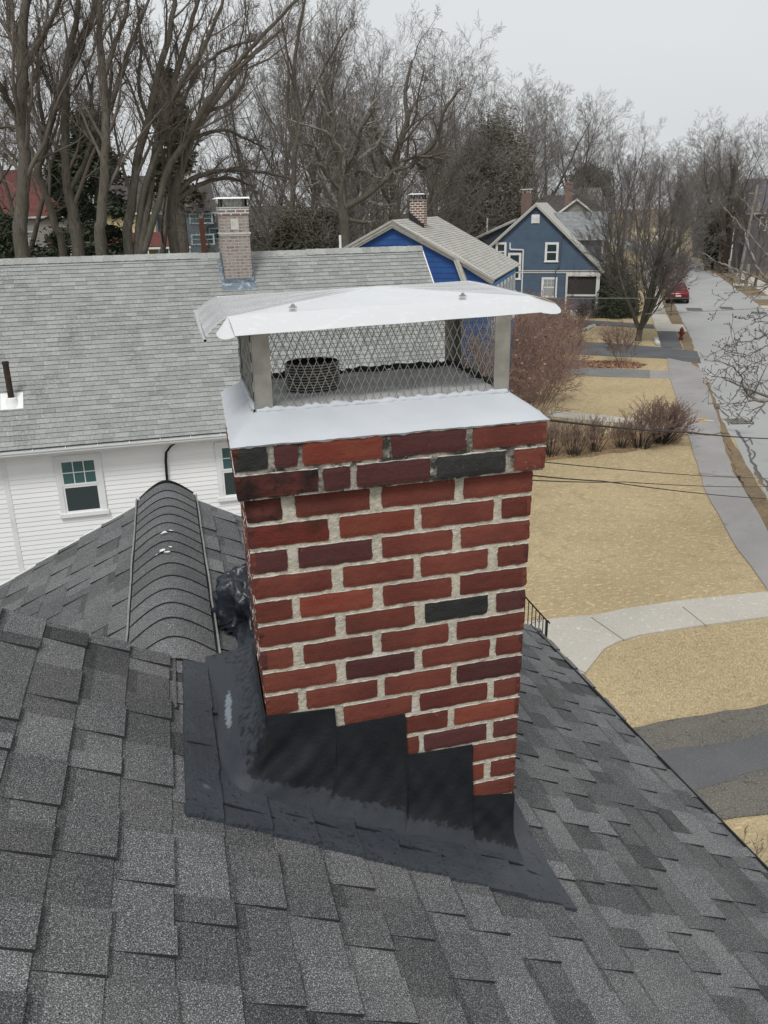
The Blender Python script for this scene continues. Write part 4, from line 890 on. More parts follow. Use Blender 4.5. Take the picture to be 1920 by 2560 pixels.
# ------------------------------------------------------------------ bright blue house
A3 = -R(31)
bh = thing('blue_house', 'bright blue house with cream gable trim and weathered tan roof', 'house', (8.61, 28, 0), A3)
def prof(p0, p1): return p0, p1
AP = (0, 7.69); KR = (2.35, 6.49); ER = (3.67, 5.69); LE = (-4.1, 5.62); BL_ = 8.0
mb = MB()
shingles(mb, (0, 0, 7.69), nrm([ER[0], 0, ER[1]-AP[1]]), (0, 1, 0), .135, range(0, 31), lambda s: (0, BL_), (.25, .34), h=(.009, .011), tones=(.93, 1.07), rs=rs, gap=.001, smax=4.18, dark=.08)
mb.build('roof', [M['cshingle'], mat('tan_shingle_butt', (.13, .125, .115), .95)], bh)
mb = MB(); roofslab(mb, [(0, 0, 7.685), (0, BL_, 7.685), (ER[0], BL_, ER[1]-.005), (ER[0], 0, ER[1]-.005)], .05); roofslab(mb, [(0, 0, 7.685), (LE[0], 0, LE[1]), (LE[0], BL_, LE[1]), (0, BL_, 7.685)], .05); mb.build('roof_deck', M['cshingle'], bh)
def rake(mb, a, b, y0, wds, m=0):       # stacked mouldings below a sloping edge, stepping back
    a = np.array((a[0], y0, a[1])); b = np.array((b[0], y0, b[1])); d = nrm(b-a); dn = np.cross(d, [0, 1, 0]); dn = dn if dn[2] < 0 else -dn; o_ = 0; back = 0
    for w_ in wds: mb.obox(a+dn*o_+np.array([0, back, 0]), b-a, dn*w_, (0, .25-back, 0), m); o_ += w_+.001; back += .05
mb = MB(); rake(mb, AP, KR, 0, (.07, .09, .07)); rake(mb, AP, LE, 0.002, (.07, .09, .07)); rake(mb, (2.36, 6.48), ER, .004, (.06, .09, .06))
rake(mb, KR, (3.05, 4.7), .001, (.10, .09)); mb.build('rake_trim', mat('cream_trim', (.50, .49, .45), .7, noise=((8, (.40, .39, .35), .5, .7, 4),)), bh)
mb = MB()
def sg1(z):
    r_ = 3.45 if z < 5.55 else (2.35+(6.49-z)/.6 if z < 6.3 else (7.55-z)/.51); l_ = -4.0 if z < 5.6 else -(7.6-z)/.51; return (l_, r_) if r_ > l_ else None
siding(mb, (0, .26, 0), (1, 0, 0), (0, -1, 0), sg1, 0, 7.4, .19, .014); mb.box(-3.98, 3.44, .28, BL_-.1, 0, 5.5); mb.build('wall', M['blue'], bh)
mb = MB(); siding(mb, (3.46, .27, 0), (0, 1, 0), (1, 0, 0), lambda z: (0, BL_-.4), 0, 5.5, .19, .014); mb.build('side_wall', M['lblue'], bh)
for k in range(7):
    b0 = .9+k*1.02; window(bh, (3.475, 0, 0), (0, 1, 0), (1, 0, 0), b0, b0+.62, 3.5, 5.35, M['white'], .13)
mb = MB(); mb.box(3.40, 3.50, .22, .34, 0, 5.5); mb.box(3.475, 3.52, .3, BL_-.5, 5.36, 5.5); mb.build('corner_board', M['lblue'], bh)
mb = MB(); P = [[(.05+r_*math.cos(a), .24, 6.52+r_*math.sin(a)) for a in np.linspace(0, math.pi, 14)] for r_ in (.20, .29)]; mb.grid(P); mb.grid([P[1], [(x, y+.03, z) for x, y, z in P[1]]])
aw = mb.build('arched_window', M['white'], bh); mb = MB(); mb.poly([(.05+.2*math.cos(a), .245, 6.52+.2*math.sin(a)) for a in np.linspace(0, math.pi, 12)]); mb.build('pane', M['glass'], aw)
hb = brickmat('dark_banded_brick', (.10, .035, .028), (.16, .05, .035), (.52, .49, .44), .2, .085, .017)
mb = MB(); mb.box(.10, .62, 2.40, 2.98, 7.1, 8.34); hc = mb.build('chimney', hb, bh)
mb = MB(); mb.box(.07, .65, 2.37, 3.01, 8.34, 8.37); mb.build('crown', M['pole'], hc)
mb = MB()
for x, y in ((.14, 2.44), (.58, 2.44), (.14, 2.94), (.58, 2.94)): mb.box(x-.015, x+.015, y-.015, y+.015, 8.37, 8.54)
for k in range(9): mb.box(.14+k*.05, .147+k*.05, 2.43, 2.437, 8.37, 8.54)
mb.build('mesh_screen', M['sealant'], hc)
mb = MB(); mb.grid([[(.04, 2.33, 8.54), (.68, 2.33, 8.54)], [(.12, 2.45, 8.575), (.60, 2.45, 8.575)], [(.12, 2.93, 8.575), (.60, 2.93, 8.575)], [(.04, 3.05, 8.54), (.68, 3.05, 8.54)]]); mb.build('chimney_cap', M['white'], hc)
mb = MB(); mb.poly([(.06, 2.385, 7.60), (.64, 2.385, 7.28), (.64, 2.385, 7.44), (.45, 2.385, 7.62), (.06, 2.385, 7.95)]); mb.poly([(.085, 2.385, 7.60), (.085, 3.0, 7.60), (.085, 3.0, 7.9), (.085, 2.385, 7.95)][::-1]); mb.box(.06, .64, 2.386, 2.396, 7.25, 7.5); mb.build('flashing', M['sealant'], hc)
pp = onp(851, 618, (math.sin(R(31)), math.cos(R(31)), 0), np.array([8.61, 28, 0])@np.array([math.sin(R(31)), math.cos(R(31)), 0])+.6)
lp = Matrix.Rotation(-A3, 3, 'Z') @ (Vector(pp)-Vector((8.61, 28, 0))); mb = MB(); mb.lathe([(0, .42), (.045, .42), (.045, -.3)], (lp.x, lp.y, lp.z), 12); mb.build('vent_pipe', M['white'], bh)
# ------------------------------------------------------------------ slate blue house
sh = thing('slate_house', 'slate blue clapboard house with steep white edged gable and screened porch', 'house', (28.47, 58, 0), A3)
AP2 = (0, 8.2); RR2 = (5.21, 3.36); LL2 = (-3.7, 4.94)
mb = MB(); roofslab(mb, [(0, 0, 8.2), (RR2[0], 0, RR2[1]), (RR2[0], 9.3, RR2[1]), (0, 9.3, 8.2)], .07); roofslab(mb, [(0, 0, 8.2), (LL2[0], 0, LL2[1]), (LL2[0], 9.3, LL2[1]), (0, 9.3, 8.2)], .07)
mb.build('roof', mat('light_grey_shingle', (.44, .43, .40), .95, noise=((3, (.36, .35, .33), .4, .7),)), sh)
mb = MB()
shingles(mb, (0, 5.2, 7.46), nrm([0, -1, -.95]), (1, 0, 0), .14, range(0, 21), lambda s: (1.0+s*.62, 5.1), (.28, .32), h=(.010, .012), tones=(.94, 1.06), rs=rs, gap=.001, smax=2.95)
roofslab(mb, [(.9, 5.2, 7.45), (5.1, 5.2, 7.45), (5.1, 3.15, 5.5), (2.75, 3.15, 5.5)], .07); roofslab(mb, [(.9, 5.2, 7.45), (5.1, 5.2, 7.45), (5.1, 7.3, 5.5), (2.75, 7.3, 5.5)], .07)
mb.build('dormer_roof', [M['gshingle'], M['dshingle']], sh)
mb = MB(); rake(mb, AP2, RR2, -.03, (.08, .10)); rake(mb, AP2, LL2, -.028, (.08, .10)); mb.box(-3.35, 5.0, .24, .30, 3.22, 3.30); mb.box(-1.1, 5.05, .20, .30, 3.36, 3.42)
mb.box(4.76, 4.92, 3.25, 3.40, 3.5, 5.35); mb.box(2.7, 5.15, 3.12, 3.16, 5.42, 5.50)
mb.build('trim', mat('dulled_white_trim', (.60, .60, .57), .7), sh)
mb = MB()
def sg2(z):
    if z < 3.3: return (-3.35, 2.35)
    return (-(8.05-z)*1.13 if z > 5.0 else -3.35, (8.05-z)/.929-.06)
siding(mb, (0, .30, 0), (1, 0, 0), (0, -1, 0), sg2, .45, 7.9, .15, .022); mb.box(-3.3, 2.36, .33, 9.0, 0, 3.3); mb.box(2.361, 4.7, 3.6, 9.0, 0, 3.3); mb.box(2.0, 4.9, .34, 3.5, 3.24, 3.32); mb.build('wall', M['slate'], sh)
mb = MB(); siding(mb, (0, 3.4, 0), (1, 0, 0), (0, -1, 0), lambda z: (2.6, 4.8), 3.3, 5.5, .115, .014); siding(mb, (4.82, 3.4, 0), (0, 1, 0), (1, 0, 0), lambda z: (0, 3.7), 3.3, 5.5, .115, .014)
mb.box(2.5, 4.8, 3.42, 7.1, 3.3, 5.45); mb.build('dormer_wall', M['slate2'], sh); mb = MB(); siding(mb, (0, .29, 0), (1, 0, 0), (0, -1, 0), lambda z: (2.42, 4.72), .55, 1.58, .115, .014); mb.build('porch_wall', M['slate2'], sh)
Sx, Sy = (1, 0, 0), (0, -1, 0); So = (0, .274, 0)
window(sh, So, Sx, Sy, .76, 1.76, 4.02, 5.42, M['white'], .12); window(sh, So, Sx, Sy, .62, 1.78, 1.45, 2.92, M['white'], .12, (3, 2), mat('curtained_glass', (.30, .34, .34), .3), mat('curtained_glass', (.33, .36, .36), .3))
window(sh, So, Sx, Sy, -2.92, -2.1, 4.1, 5.45, M['white'], .12); window(sh, So, Sx, Sy, -1.96, -.97, 2.74, 4.68, M['white'], .12); window(sh, So, Sx, Sy, -1.75, -1.25, 1.2, 1.95, M['white'], .09)
mb = MB(); mb.box(-.33, .27, .25, .285, 6.76, 7.38)
for k in range(6): mb.obox((-.27, .25, 6.82+k*.085), (.48, 0, 0), (0, -.03, -.03), (0, 0, .03), 0)
mb.build('gable_vent', M['white'], sh)
mb = MB(); wp = (1, 1); pp = [(-1.83, .22, 5.42), (-1.82, .22, 4.94), (-.83, .22, 4.90), (-.83, .22, 1.2)]
for a, b in zip(pp[:-1], pp[1:]): mb.bar(a, b, .085, .085, upv=(.2, 1, .1))
mb.build('white_pipe', M['white'], sh)
mb = MB()
for a, b in zip([(2.15, .1, 5.97), (1.95, .22, 5.9), (1.86, .22, 3.7), (1.62, .22, 3.4), (1.62, .22, .4)][:-1], [(1.95, .22, 5.9), (1.86, .22, 3.7), (1.62, .22, 3.4), (1.62, .22, .4)]): mb.bar(a, b, .07, .07, upv=(.2, 1, .1))
mb.build('downspout', M['slate2'], sh)
mb = MB()      # porch frame
for x0, x1, z0_, z1_ in ((2.40, 2.55, .5, 3.22), (4.62, 4.88, .5, 3.22), (2.55, 4.62, 3.0, 3.22), (2.55, 4.62, 1.56, 1.68), (1.9, 4.9, .44, .54)): mb.box(x0, x1, .20, .34, z0_, z1_)
mb.box(4.80, 4.95, .34, 3.2, 3.0, 3.22); mb.box(4.80, 4.95, 3.1, 3.3, .5, 3.3); po = mb.build('porch_frame', mat('porch_white', (.62, .62, .60), .7), sh)
mb = MB(); mb.box(2.55, 4.62, .36, .39, 1.68, 3.0); mb.box(4.82, 4.86, .40, 3.1, 1.0, 3.0); mb.build('screen', mat('porch_screen', (.045, .042, .04), .9), sh)
mb = MB()
for k in range(-4, 22):
    for sg in (1, -1):
        xa = 2.0+k*.13; xb = xa+.40*sg; pa, pb = np.array((xa, .22+.006*sg, .04)), np.array((xb, .22+.006*sg, .44))
        lo_, hi_ = min(xa, xb), max(xa, xb)
        if lo_ < 2.0 or hi_ > 4.85: continue
        mb.bar(pa, pb, .035, .012, upv=(0, 1, 0))
mb.build('lattice', M['white'], sh); mb = MB(); mb.box(-3.3, 2.0, .31, .5, 0, .46); mb.box(2.0, 4.8, .45, .5, 0, .46, 1); mb.build('foundation', [M['concrete'], M['dark']], sh)
mb = MB(); roofslab(mb, [(-1.9, 3.2, 7.05), (-5.4, 3.2, 5.55), (-5.4, 9, 5.55), (-1.9, 9, 7.05)], .08); mb.build('wing_roof', M['gshingle'], sh)
mb = MB(); siding(mb, (0, 3.5, 0), (1, 0, 0), (0, -1, 0), lambda z: (-5.1 if z < 5.55 else -5.1+(z-5.55)*2.33, -2.2), 0, 6.9, .115, .014); mb.box(-5.08, -2.3, 3.52, 8.8, 0, 5.5); mb.build('wing_wall', mat('dark_slate_paint', (.05, .06, .075), .8), sh)
mb = MB(); rake(mb, (-1.9, 7.04), (-5.4, 5.54), 3.16, (.08, .09)); mb.build('wing_trim', M['trim'], sh)
q = ony(*zz(1180, 440, 3.456, [(470, 240)])[0], 66.0); lq = Matrix.Rotation(-A3, 3, 'Z') @ (Vector(q)-Vector((28.47, 58, 0)))
mb = MB(); mb.box(lq.x-.38, lq.x+.38, lq.y-.3, lq.y+.3, 5.0, 8.95); rc_ = mb.build('chimney', brickmat('old_red_brick', (.10, .05, .042), (.13, .07, .055), (.25, .2, .18), .2, .08, .012), sh)
mb = MB()
for sx in (-.3, .3):
    for sy in (-.22, .22): mb.box(lq.x+sx-.02, lq.x+sx+.02, lq.y+sy-.02, lq.y+sy+.02, 8.95, 9.22)
mb.box(lq.x-.48, lq.x+.48, lq.y-.38, lq.y+.38, 9.22, 9.27); mb.build('chimney_cap', M['white'], rc_)
mb = MB(); mb.box(-4.5, -4.4, 6, 6.1, 5.9, 7.1); mb.build('vent_pipe', M['white'], sh)

# ------------------------------------------------------------------ houses farther off
def far_house(name, label, loc, rz, W, D, ze, zr_, wallm, roofm, wins=(), chim=None, hip=0, porch=None, gable_front=False, trimm=None, group=None):
    h = thing(name, label, 'house', loc, rz, group); mb = MB()
    if gable_front:
        siding(mb, (0, 0, 0), (1, 0, 0), (0, -1, 0), lambda z: (0, W) if z < ze else ((z-ze)/(zr_-ze)*W/2, W-(z-ze)/(zr_-ze)*W/2), 0, zr_-.05, .18, .02); mb.box(0, W, .03, D, 0, ze); mb.build('wall', wallm, h)
        mb = MB(); o_ = .35; sl_ = (zr_-ze)/(W/2)
        roofslab(mb, [(W/2, -o_, zr_), (-o_, -o_, ze-o_*sl_), (-o_, D, ze-o_*sl_), (W/2, D, zr_)], .12); roofslab(mb, [(W/2, -o_, zr_), (W+o_, -o_, ze-o_*sl_), (W+o_, D, ze-o_*sl_), (W/2, D, zr_)], .12); rf = mb.build('roof', roofm, h)
        mb = MB(); rake(mb, (W/2, zr_), (-o_, ze-o_*sl_), -o_-.03, (.2,)); rake(mb, (W/2, zr_), (W+o_, ze-o_*sl_), -o_-.028, (.2,)); mb.build('trim', trimm or M['trim'], h)
    else:
        siding(mb, (0, 0, 0), (1, 0, 0), (0, -1, 0), lambda z: (0, W), 0, ze, .18, .02)
        if not hip:
            for xx, vx in ((0, -1), (W, 1)): siding(mb, (xx, 0, 0), (0, 1, 0), (vx, 0, 0), lambda z: (0, D) if z < ze else ((z-ze)/(zr_-ze)*D/2, D-(z-ze)/(zr_-ze)*D/2), 0, zr_-.1, .18, .02)
        mb.box(0.01, W-.01, .03, D, 0, ze); mb.build('wall', wallm, h); mb = MB(); o_ = .4; sl_ = (zr_-ze)/(D/2); e = ze-o_*sl_
        roofslab(mb, [(-o_, -o_, e), (W+o_, -o_, e), (W+o_-hip, D/2, zr_), (-o_+hip, D/2, zr_)], .15); roofslab(mb, [(-o_, D+o_, e), (W+o_, D+o_, e), (W+o_-hip, D/2, zr_), (-o_+hip, D/2, zr_)], .15)
        if hip: roofslab(mb, [(W+o_, -o_, e), (W+o_, D+o_, e), (W+o_-hip, D/2, zr_)], .15); roofslab(mb, [(-o_, -o_, e), (-o_, D+o_, e), (-o_+hip, D/2, zr_)], .15)
        rf = mb.build('roof', roofm, h); mb = MB(); mb.box(-o_, W+o_, -o_-.05, -o_, e-.22, e-.02)
        if not hip:
            for xx in (-o_-.06, W+o_+.02): mb.bar((xx, -o_, e-.1), (xx, D/2, zr_-.1), .05, .22); mb.bar((xx, D+o_, e-.1), (xx, D/2, zr_-.1), .05, .22)
        mb.build('trim', trimm or M['trim'], h)
    for (a, z, ww, hh) in wins: window(h, (0, 0, 0), (1, 0, 0), (0, -1, 0), a, a+ww, z, z+hh, trimm or M['white'], .12, proud=.06)
    if chim:
        cx_, cy_, cz_, cw_ = chim[:4]; mb = MB(); mb.box(cx_, cx_+cw_, cy_, cy_+cw_*.8, ze, cz_); mb.box(cx_-.06, cx_+cw_+.06, cy_-.06, cy_+cw_*.8+.06, cz_-.25, cz_-.001, 0); mb.build('chimney', chim[4] if len(chim) > 4 else brickmat('far_brick', (.15, .06, .05), (.2, .09, .07), (.28, .24, .21), .2, .08, .012), rf)
    if porch:
        a0, a1, dp, zl, zh, pm = porch; mb = MB(); roofslab(mb, [(a0, -dp, zl), (a1, -dp, zl), (a1-.4, 0, zh), (a0+.4, 0, zh)], .12); pr = mb.build('porch_roof', pm, h)
        mb = MB(); n = max(2, int((a1-a0)/2.2))
        for k in range(n+1): x = a0+.15+(a1-a0-.3)*k/n; mb.box(x-.07, x+.07, -dp+.1, -dp+.24, 0, zl-.1)
        mb.box(a0, a1, -dp-.03, -dp+.12, zl-.32, zl-.10); mb.build('porch_post', M['white'], pr)
    return h
Z1 = lambda a, b, Y: ony(a/3.456, 300+b/3.456, Y)
Z2 = lambda a, b, Y: ony(400+a/3.456, 400+b/3.456, Y)
Z4 = lambda a, b, Y: ony(1180+a/3.456, 440+b/3.456, Y)
a = Z1(-330, 800, 100); b = Z1(560, 800, 100); rd = Z1(0, 430, 104)
far_house('red_roof_house', 'grey house with a large red roof behind the leftmost trees', (a[0], 100, 0), 0, b[0]-a[0], 9, a[2]-.1, rd[2], M['greywall'], M['rshingle'], [(4.3, 5.0, 1.0, 1.6), (6.0, 4.8, .8, 1.5), (1.5, 5.0, .9, 1.5)], (3.05, 3.5, rd[2]+2.6, .9), 2.9, (Z1(240, 0, 98)[0]-a[0], Z1(470, 0, 98)[0]-a[0], 2.2, Z1(0, 1092, 98)[2], Z1(0, 1000, 100)[2], M['rshingle']), trimm=M['trim'])
a = Z1(880, 780, 105); b = Z1(1330, 780, 105)
far_house('yellow_house', 'cream yellow house with dark brown roof behind the left tree trunks', (a[0], 105, 0), 0, b[0]-a[0], 10, a[2], Z1(0, 492, 110)[2], M['yellow'], M['dshingle'], [(1.2, 4.6, .9, 1.5), (3.2, 4.6, .9, 1.5)], None, 0, (-.2, b[0]-a[0]+3.6, 3.0, Z1(0, 1130, 102)[2], Z1(0, 1000, 105)[2], M['rshingle']), trimm=M['white'])
a = Z2(-30, 440, 115); b = Z2(470, 440, 115)
vh = far_house('victorian_house', 'dull blue grey house with pale blue gable and paired windows between bare trunks', (a[0], 115, 0), 0, b[0]-a[0], 11, a[2], Z2(0, 215, 120)[2], M['vict'], M['dshingle'], [(.6, 4.2, 1.3, 1.8), (6.3, 4.5, 1.4, 1.4)], (7.2, 6, Z2(0, 150, 120)[2]+1, .7), 0, trimm=M['vlight'])
W_ = lambda px_: Z2(px_, 0, 113)[0]-a[0]
mb = MB(); g0, g1, gt, gz = W_(165), W_(345), Z2(0, 240, 113)[2], Z2(0, 405, 113)[2]
siding(mb, (0, -1.6, 0), (1, 0, 0), (0, -1, 0), lambda z: (g0+(z-gz)/(gt-gz)*(g1-g0)/2, g1-(z-gz)/(gt-gz)*(g1-g0)/2), gz, gt, .14, .02); mb.build('front_gable', M['vlight'], vh)
mb = MB(); roofslab(mb, [((g0+g1)/2, -1.9, gt+.15), (g0-.3, -1.9, gz-.2), (g0-.3, 4, gz-.2), ((g0+g1)/2, 4, gt+.15)], .1); roofslab(mb, [((g0+g1)/2, -1.9, gt+.15), (g1+.3, -1.9, gz-.2), (g1+.3, 4, gz-.2), ((g0+g1)/2, 4, gt+.15)], .1); mb.box(g0-.3, g1+.9, -2.0, 0, gz-.6, gz-.2); mb.build('gable_roof', M['dshingle'], vh)
mb = MB(); siding(mb, (0, -1.5, 0), (1, 0, 0), (0, -1, 0), lambda z: (g0, W_(330)), 0, gz-.6, .14, .02); mb.box(g0+.01, W_(330)-.01, -1.48, 0, 0, gz-.61); mb.build('bay', M['vict'], vh)
for zt, zb_ in ((465, 560), (650, 745)):
    for k in range(2): x = W_(208)+k*1.5; window(vh, (0, -1.5, 0), (1, 0, 0), (0, -1, 0), x, x+1.45, Z2(0, zb_, 113)[2], Z2(0, zt, 113)[2], M['vlight'], .16, proud=.06)
for x in (W_(222), W_(278)): window(vh, (0, -1.6, 0), (1, 0, 0), (0, -1, 0), x, x+.75, Z2(0, 385, 113)[2], Z2(0, 330, 113)[2], M['white'], .1, proud=.06)
mb = MB()
for x in (g0+.0, W_(330)-.15): mb.box(x, x+.16, -1.58, -1.5, 0, gz-.6)
mb.build('corner_board', M['vlight'], vh)
a = Z2(780, 640, 150); far_house('far_house', 'small pale house glimpsed through the dark bushes right of the white house chimney', (a[0], 150, 0), 0, 7, 8, a[2]+.5, a[2]+4.5, M['vlight'], M['dshingle'], [(1, a[2]-2, 1, 1.6), (3, a[2]-2, 1, 1.6)], None, 0, (-.3, 7, 2.4, a[2]-.2, a[2]+.6, M['gshingle']))
a = Z4(640, 305, 140); b = Z4(1140, 300, 140)
far_house('brown_roof_house', 'house with dark brown roof seen over the slate blue gable', (a[0], 140, 0), 0, b[0]-a[0], 9, a[2], Z4(0, 178, 144.5)[2], M['greywall'], M['dshingle'], (), ((Z4(950, 0, 144)[0]-a[0]), 4.0, Z4(0, 128, 144)[2], .9), 2.2, trimm=M['white'])
a = Z4(800, 300, 172); b = Z4(1175, 300, 172)
far_house('grey_roof_house', 'house with plain grey roof standing behind the brown roofed house', (a[0], 172, 0), 0, b[0]-a[0], 10, a[2], Z4(0, 116, 177)[2], M['greywall'], M['gshingle'], (), None, 0, trimm=M['white'])
a = Z4(705, 315, 100); far_house('cream_gable_house', 'low cream gable roof just above the slate blue house dormer', (a[0], 100, 0), -.5, 5.5, 8, a[2]-.4, a[2]+1.6, M['greywall'], M['cshingle'], (), (1.2, 4, a[2]+3.6, .9), 0, trimm=M['white'], gable_front=True)
Z5p = lambda a_, b_, Y: ony(1440+a_/3.456, 500+b_/3.456, Y)
a = Z5p(1375, 400, 105); b = Z5p(1525, 400, 105)
far_house('porch_house', 'dark house with white porch posts across the street behind bare branches', (a[0]-.5, 108, 0), 0, 7, 6, 6.2, 8.6, mat('dark_clapboard', (.10, .095, .10), .85), mat('slate_purple_roof', (.12, .11, .13), .9), [(1.2, 4.6, .9, 1.6), (5.2, 4.6, .9, 1.6)], None, 0, (0, b[0]-a[0]+1.2, 3.0, Z5p(0, 262, 105)[2], Z5p(0, 235, 108)[2], M['white']), gable_front=True)
a = Z5p(1560, 300, 85); far_house('mauve_house', 'mauve grey house at the right edge behind the near branches', (a[0]+1, 88, 0), -.5, 9, 9, 7.0, 10.5, mat('mauve_paint', (.17, .155, .18), .85), mat('mauve_shingle', (.13, .12, .14), .9), [(1.2, 4.6, .9, 1.6), (5.2, 4.6, .9, 1.6)], None, 0)

# ------------------------------------------------------------------ hydrant, car, poles, lamp, wires
hp = onz(1702, 850); hy = thing('fire_hydrant', 'dark red fire hydrant on the verge beside the road', 'hydrant', (hp[0], hp[1], 0))
mb = MB(); mb.lathe([(0, .80), (.03, .80), (.035, .76), (.05, .755), (.10, .70), (.125, .66), (.125, .63), (.145, .63), (.145, .60), (.11, .59), (.105, .30), (.11, .12), (.15, .115), (.15, .08), (.12, .075), (.12, 0)], (0, 0, 0), 18); mb.build('barrel', M['hydrant'], hy, smooth=False)
for nm, d, z, r_ in (('hose_outlet', (1, 0, 0), .46, .055), ('hose_outlet', (-1, 0, 0), .46, .055), ('pumper_outlet', (0, -1, 0), .44, .08)):
    mb = MB(); d = np.array(d, float); c0 = np.array([0, 0, z]); mb.tube([c0+d*.08, c0+d*.15, c0+d*.151, c0+d*.19, c0+d*.191, c0+d*.22], [r_, r_, r_*1.2, r_*1.2, r_*.5, r_*.5], 12); mb.poly([c0+d*.19+np.cross(d, [0, 0, 1])*r_*1.2*math.cos(t)+np.array([0, 0, r_*1.2*math.sin(t)]) for t in np.linspace(0, 6.28, 13)[:-1]]); mb.build(nm, M['hydrant'], hy)
cp = onz(1694, 760); cr_ = thing('parked_car', 'red car parked at the left kerb behind the copper leaved sapling', 'car', (cp[0]+2.25*vdir[0], cp[1]+2.25*vdir[1], 0), A3)
def loft(mb, secs, m=0):
    P = []
    for y, w_, zb_, zs, zt, wt in secs: P.append([(-w_*.94, y, zb_), (-w_, y, zb_+.12), (-w_, y, (zb_+zs)/2), (-w_*.97, y, zs), (-wt, y, zt), (0, y, zt+.025), (wt, y, zt), (w_*.97, y, zs), (w_, y, (zb_+zs)/2), (w_, y, zb_+.12), (w_*.94, y, zb_)])
    mb.grid(P, m); mb.poly(P[0][::-1], m); mb.poly(P[-1], m)
mb = MB(); loft(mb, [(-2.25, .72, .40, .72, .80, .60), (-2.18, .82, .28, .82, .93, .72), (-1.9, .88, .22, .88, 1.0, .78), (-1.2, .9, .2, .90, 1.0, .8), (0, .91, .2, .90, .98, .8), (.9, .9, .2, .88, .95, .8), (1.7, .88, .22, .80, .86, .74), (2.15, .8, .28, .68, .74, .62), (2.25, .66, .36, .58, .62, .5)]); mb.build('body', M['car'], cr_, smooth=True)
mb = MB(); loft(mb, [(-1.85, .74, .93, .96, .99, .70), (-1.25, .74, .93, 1.1, 1.42, .56), (-.6, .75, .93, 1.1, 1.47, .58), (.1, .75, .93, 1.1, 1.45, .58), (.95, .74, .93, .96, 1.0, .66)]); cab = mb.build('roof', M['car'], cr_, smooth=True)
mb = MB(); mb.quad((-.66, -1.80, 1.02), (.66, -1.80, 1.02), (.54, -1.28, 1.40), (-.54, -1.28, 1.40)); mb.build('rear_window', M['glass'], cr_)
for sx in (-1, 1):
    mb = MB(); mb.quad((sx*.775, -1.35, 1.0), (sx*.775, .75, 1.0), (sx*.62, .2, 1.40), (sx*.62, -1.1, 1.40)); mb.build('side_window', M['glass'], cr_)
    mb = MB(); mb.box(min(sx*.58, sx*.84), max(sx*.58, sx*.84), -2.24, -2.14, .66, .80); mb.build('tail_light', M['tail'], cr_)
    mb = MB(); mb.box(min(sx*.5, sx*.76), max(sx*.5, sx*.76), 2.14, 2.23, .56, .68); mb.build('headlight', M['chrome'], cr_)
    mb = MB(); mb.bar((sx*.9, .55, .98), (sx*1.04, .52, .99), .16, .12); mb.build('wing_mirror', M['car'], cr_)
    for yy in (-1.4, 1.4):
        mb = MB(); mb.tube([(sx*.72, yy, .32), (sx*.925, yy, .32)], .32, 22); mb.poly([(sx*.925, yy+.32*math.cos(t), .32+.32*math.sin(t)) for t in np.linspace(0, 6.28, 23)[:-1]]); wq = mb.build('wheel', M['tyre'], cr_)
        mb = MB(); mb.poly([(sx*.93, yy+.21*math.cos(t), .32+.21*math.sin(t)) for t in np.linspace(0, 6.28, 17)[:-1]]); mb.build('rim', M['chrome'], wq)
mb = MB(); mb.box(-.84, .84, -2.30, -2.10, .32, .56); mb.build('bumper', M['tyre'], cr_); mb = MB(); mb.box(-.22, .22, -2.262, -2.25, .60, .72); mb.build('number_plate', M['plate'], cr_)
def pole(px_, base_y, top_y, label, rad=.13, lean=0, cross=True, D=None):
    b_ = onz(px_, base_y); zt_ = ony(px_, top_y, b_[1])[2]; t_ = thing('utility_pole', label, 'pole', (b_[0], b_[1], 0)); mb = MB(); mb.tube([(0, 0, 0), (lean*.5, 0, zt_*.5), (lean, 0, zt_)], [rad, rad*.85, rad*.7], 10); mb.poly([(lean+rad*.7*math.cos(t), rad*.7*math.sin(t), zt_) for t in np.linspace(0, 6.28, 10)[:-1]]); mb.build('post', M['pole'], t_)
    if cross:
        mb = MB(); mb.bar((lean-.9, 0, zt_-.8), (lean+.9, .3, zt_-.8), .09, .11); ca = mb.build('cross_arm', M['pole'], t_)
        mb = MB(); mb.lathe([(0, .5), (.2, .45), (.22, -.3), (0, -.4)], (lean+.3, -.1, zt_-2.2), 12); mb.build('transformer', M['pole'], t_)
    return b_, zt_
pb, pzt = pole(1845, 710, 462, 'tall grey utility pole standing on the far side of the street', .16, .9)
pb2, pz2 = pole(1559, 575, 478, 'distant utility pole rising left of the vase shaped tree', .15, .5, False)
lb = onz(1662, 690); zt_ = ony(1641, 594, lb[1])[2]
lt = thing('street_lamp', 'street lamp with round white globe half hidden in the vase shaped tree', 'street lamp', (ony(1641, 594, lb[1])[0], lb[1], 0))
mb = MB(); mb.lathe([(.07, 0), (.05, 1), (.04, zt_-.2)], (0, 0, 0), 10); mb.build('post', M['pole'], lt); mb = MB(); mb.lathe([(0, .22), (.12, .17), (.19, .0), (.14, -.14), (.06, -.2)], (0, 0, zt_), 14); mb.build('globe', M['globe'], lt, smooth=True)
def wire(pts, r_, label, n=24):
    o = [];
    for (a, b) in zip(pts[:-1], pts[1:]):
        a = np.array(a, float); b = np.array(b, float)
        for k in range(n):
            t = k/n; q = a+(b-a)*t; q[2] -= .012*np.linalg.norm(b-a)*4*t*(1-t)*.35; o.append(q)
    o.append(np.array(pts[-1], float)); mb = MB(); mb.tube(o, r_, 5); x = mb.build('overhead_wire', M['cable'], None, smooth=True); return tag(x, label, 'wire', 'service wires crossing the front lawn')
def W3(a, b, Y): return ony(1300+a/2.676, 780+b/2.676, Y)
def dline(p, q, Y0, Y1, ext=1.25):
    A = W3(*p, Y0); B = W3(*q, Y1); return A+(A-B)*.12, B+(B-A)*(ext-1)
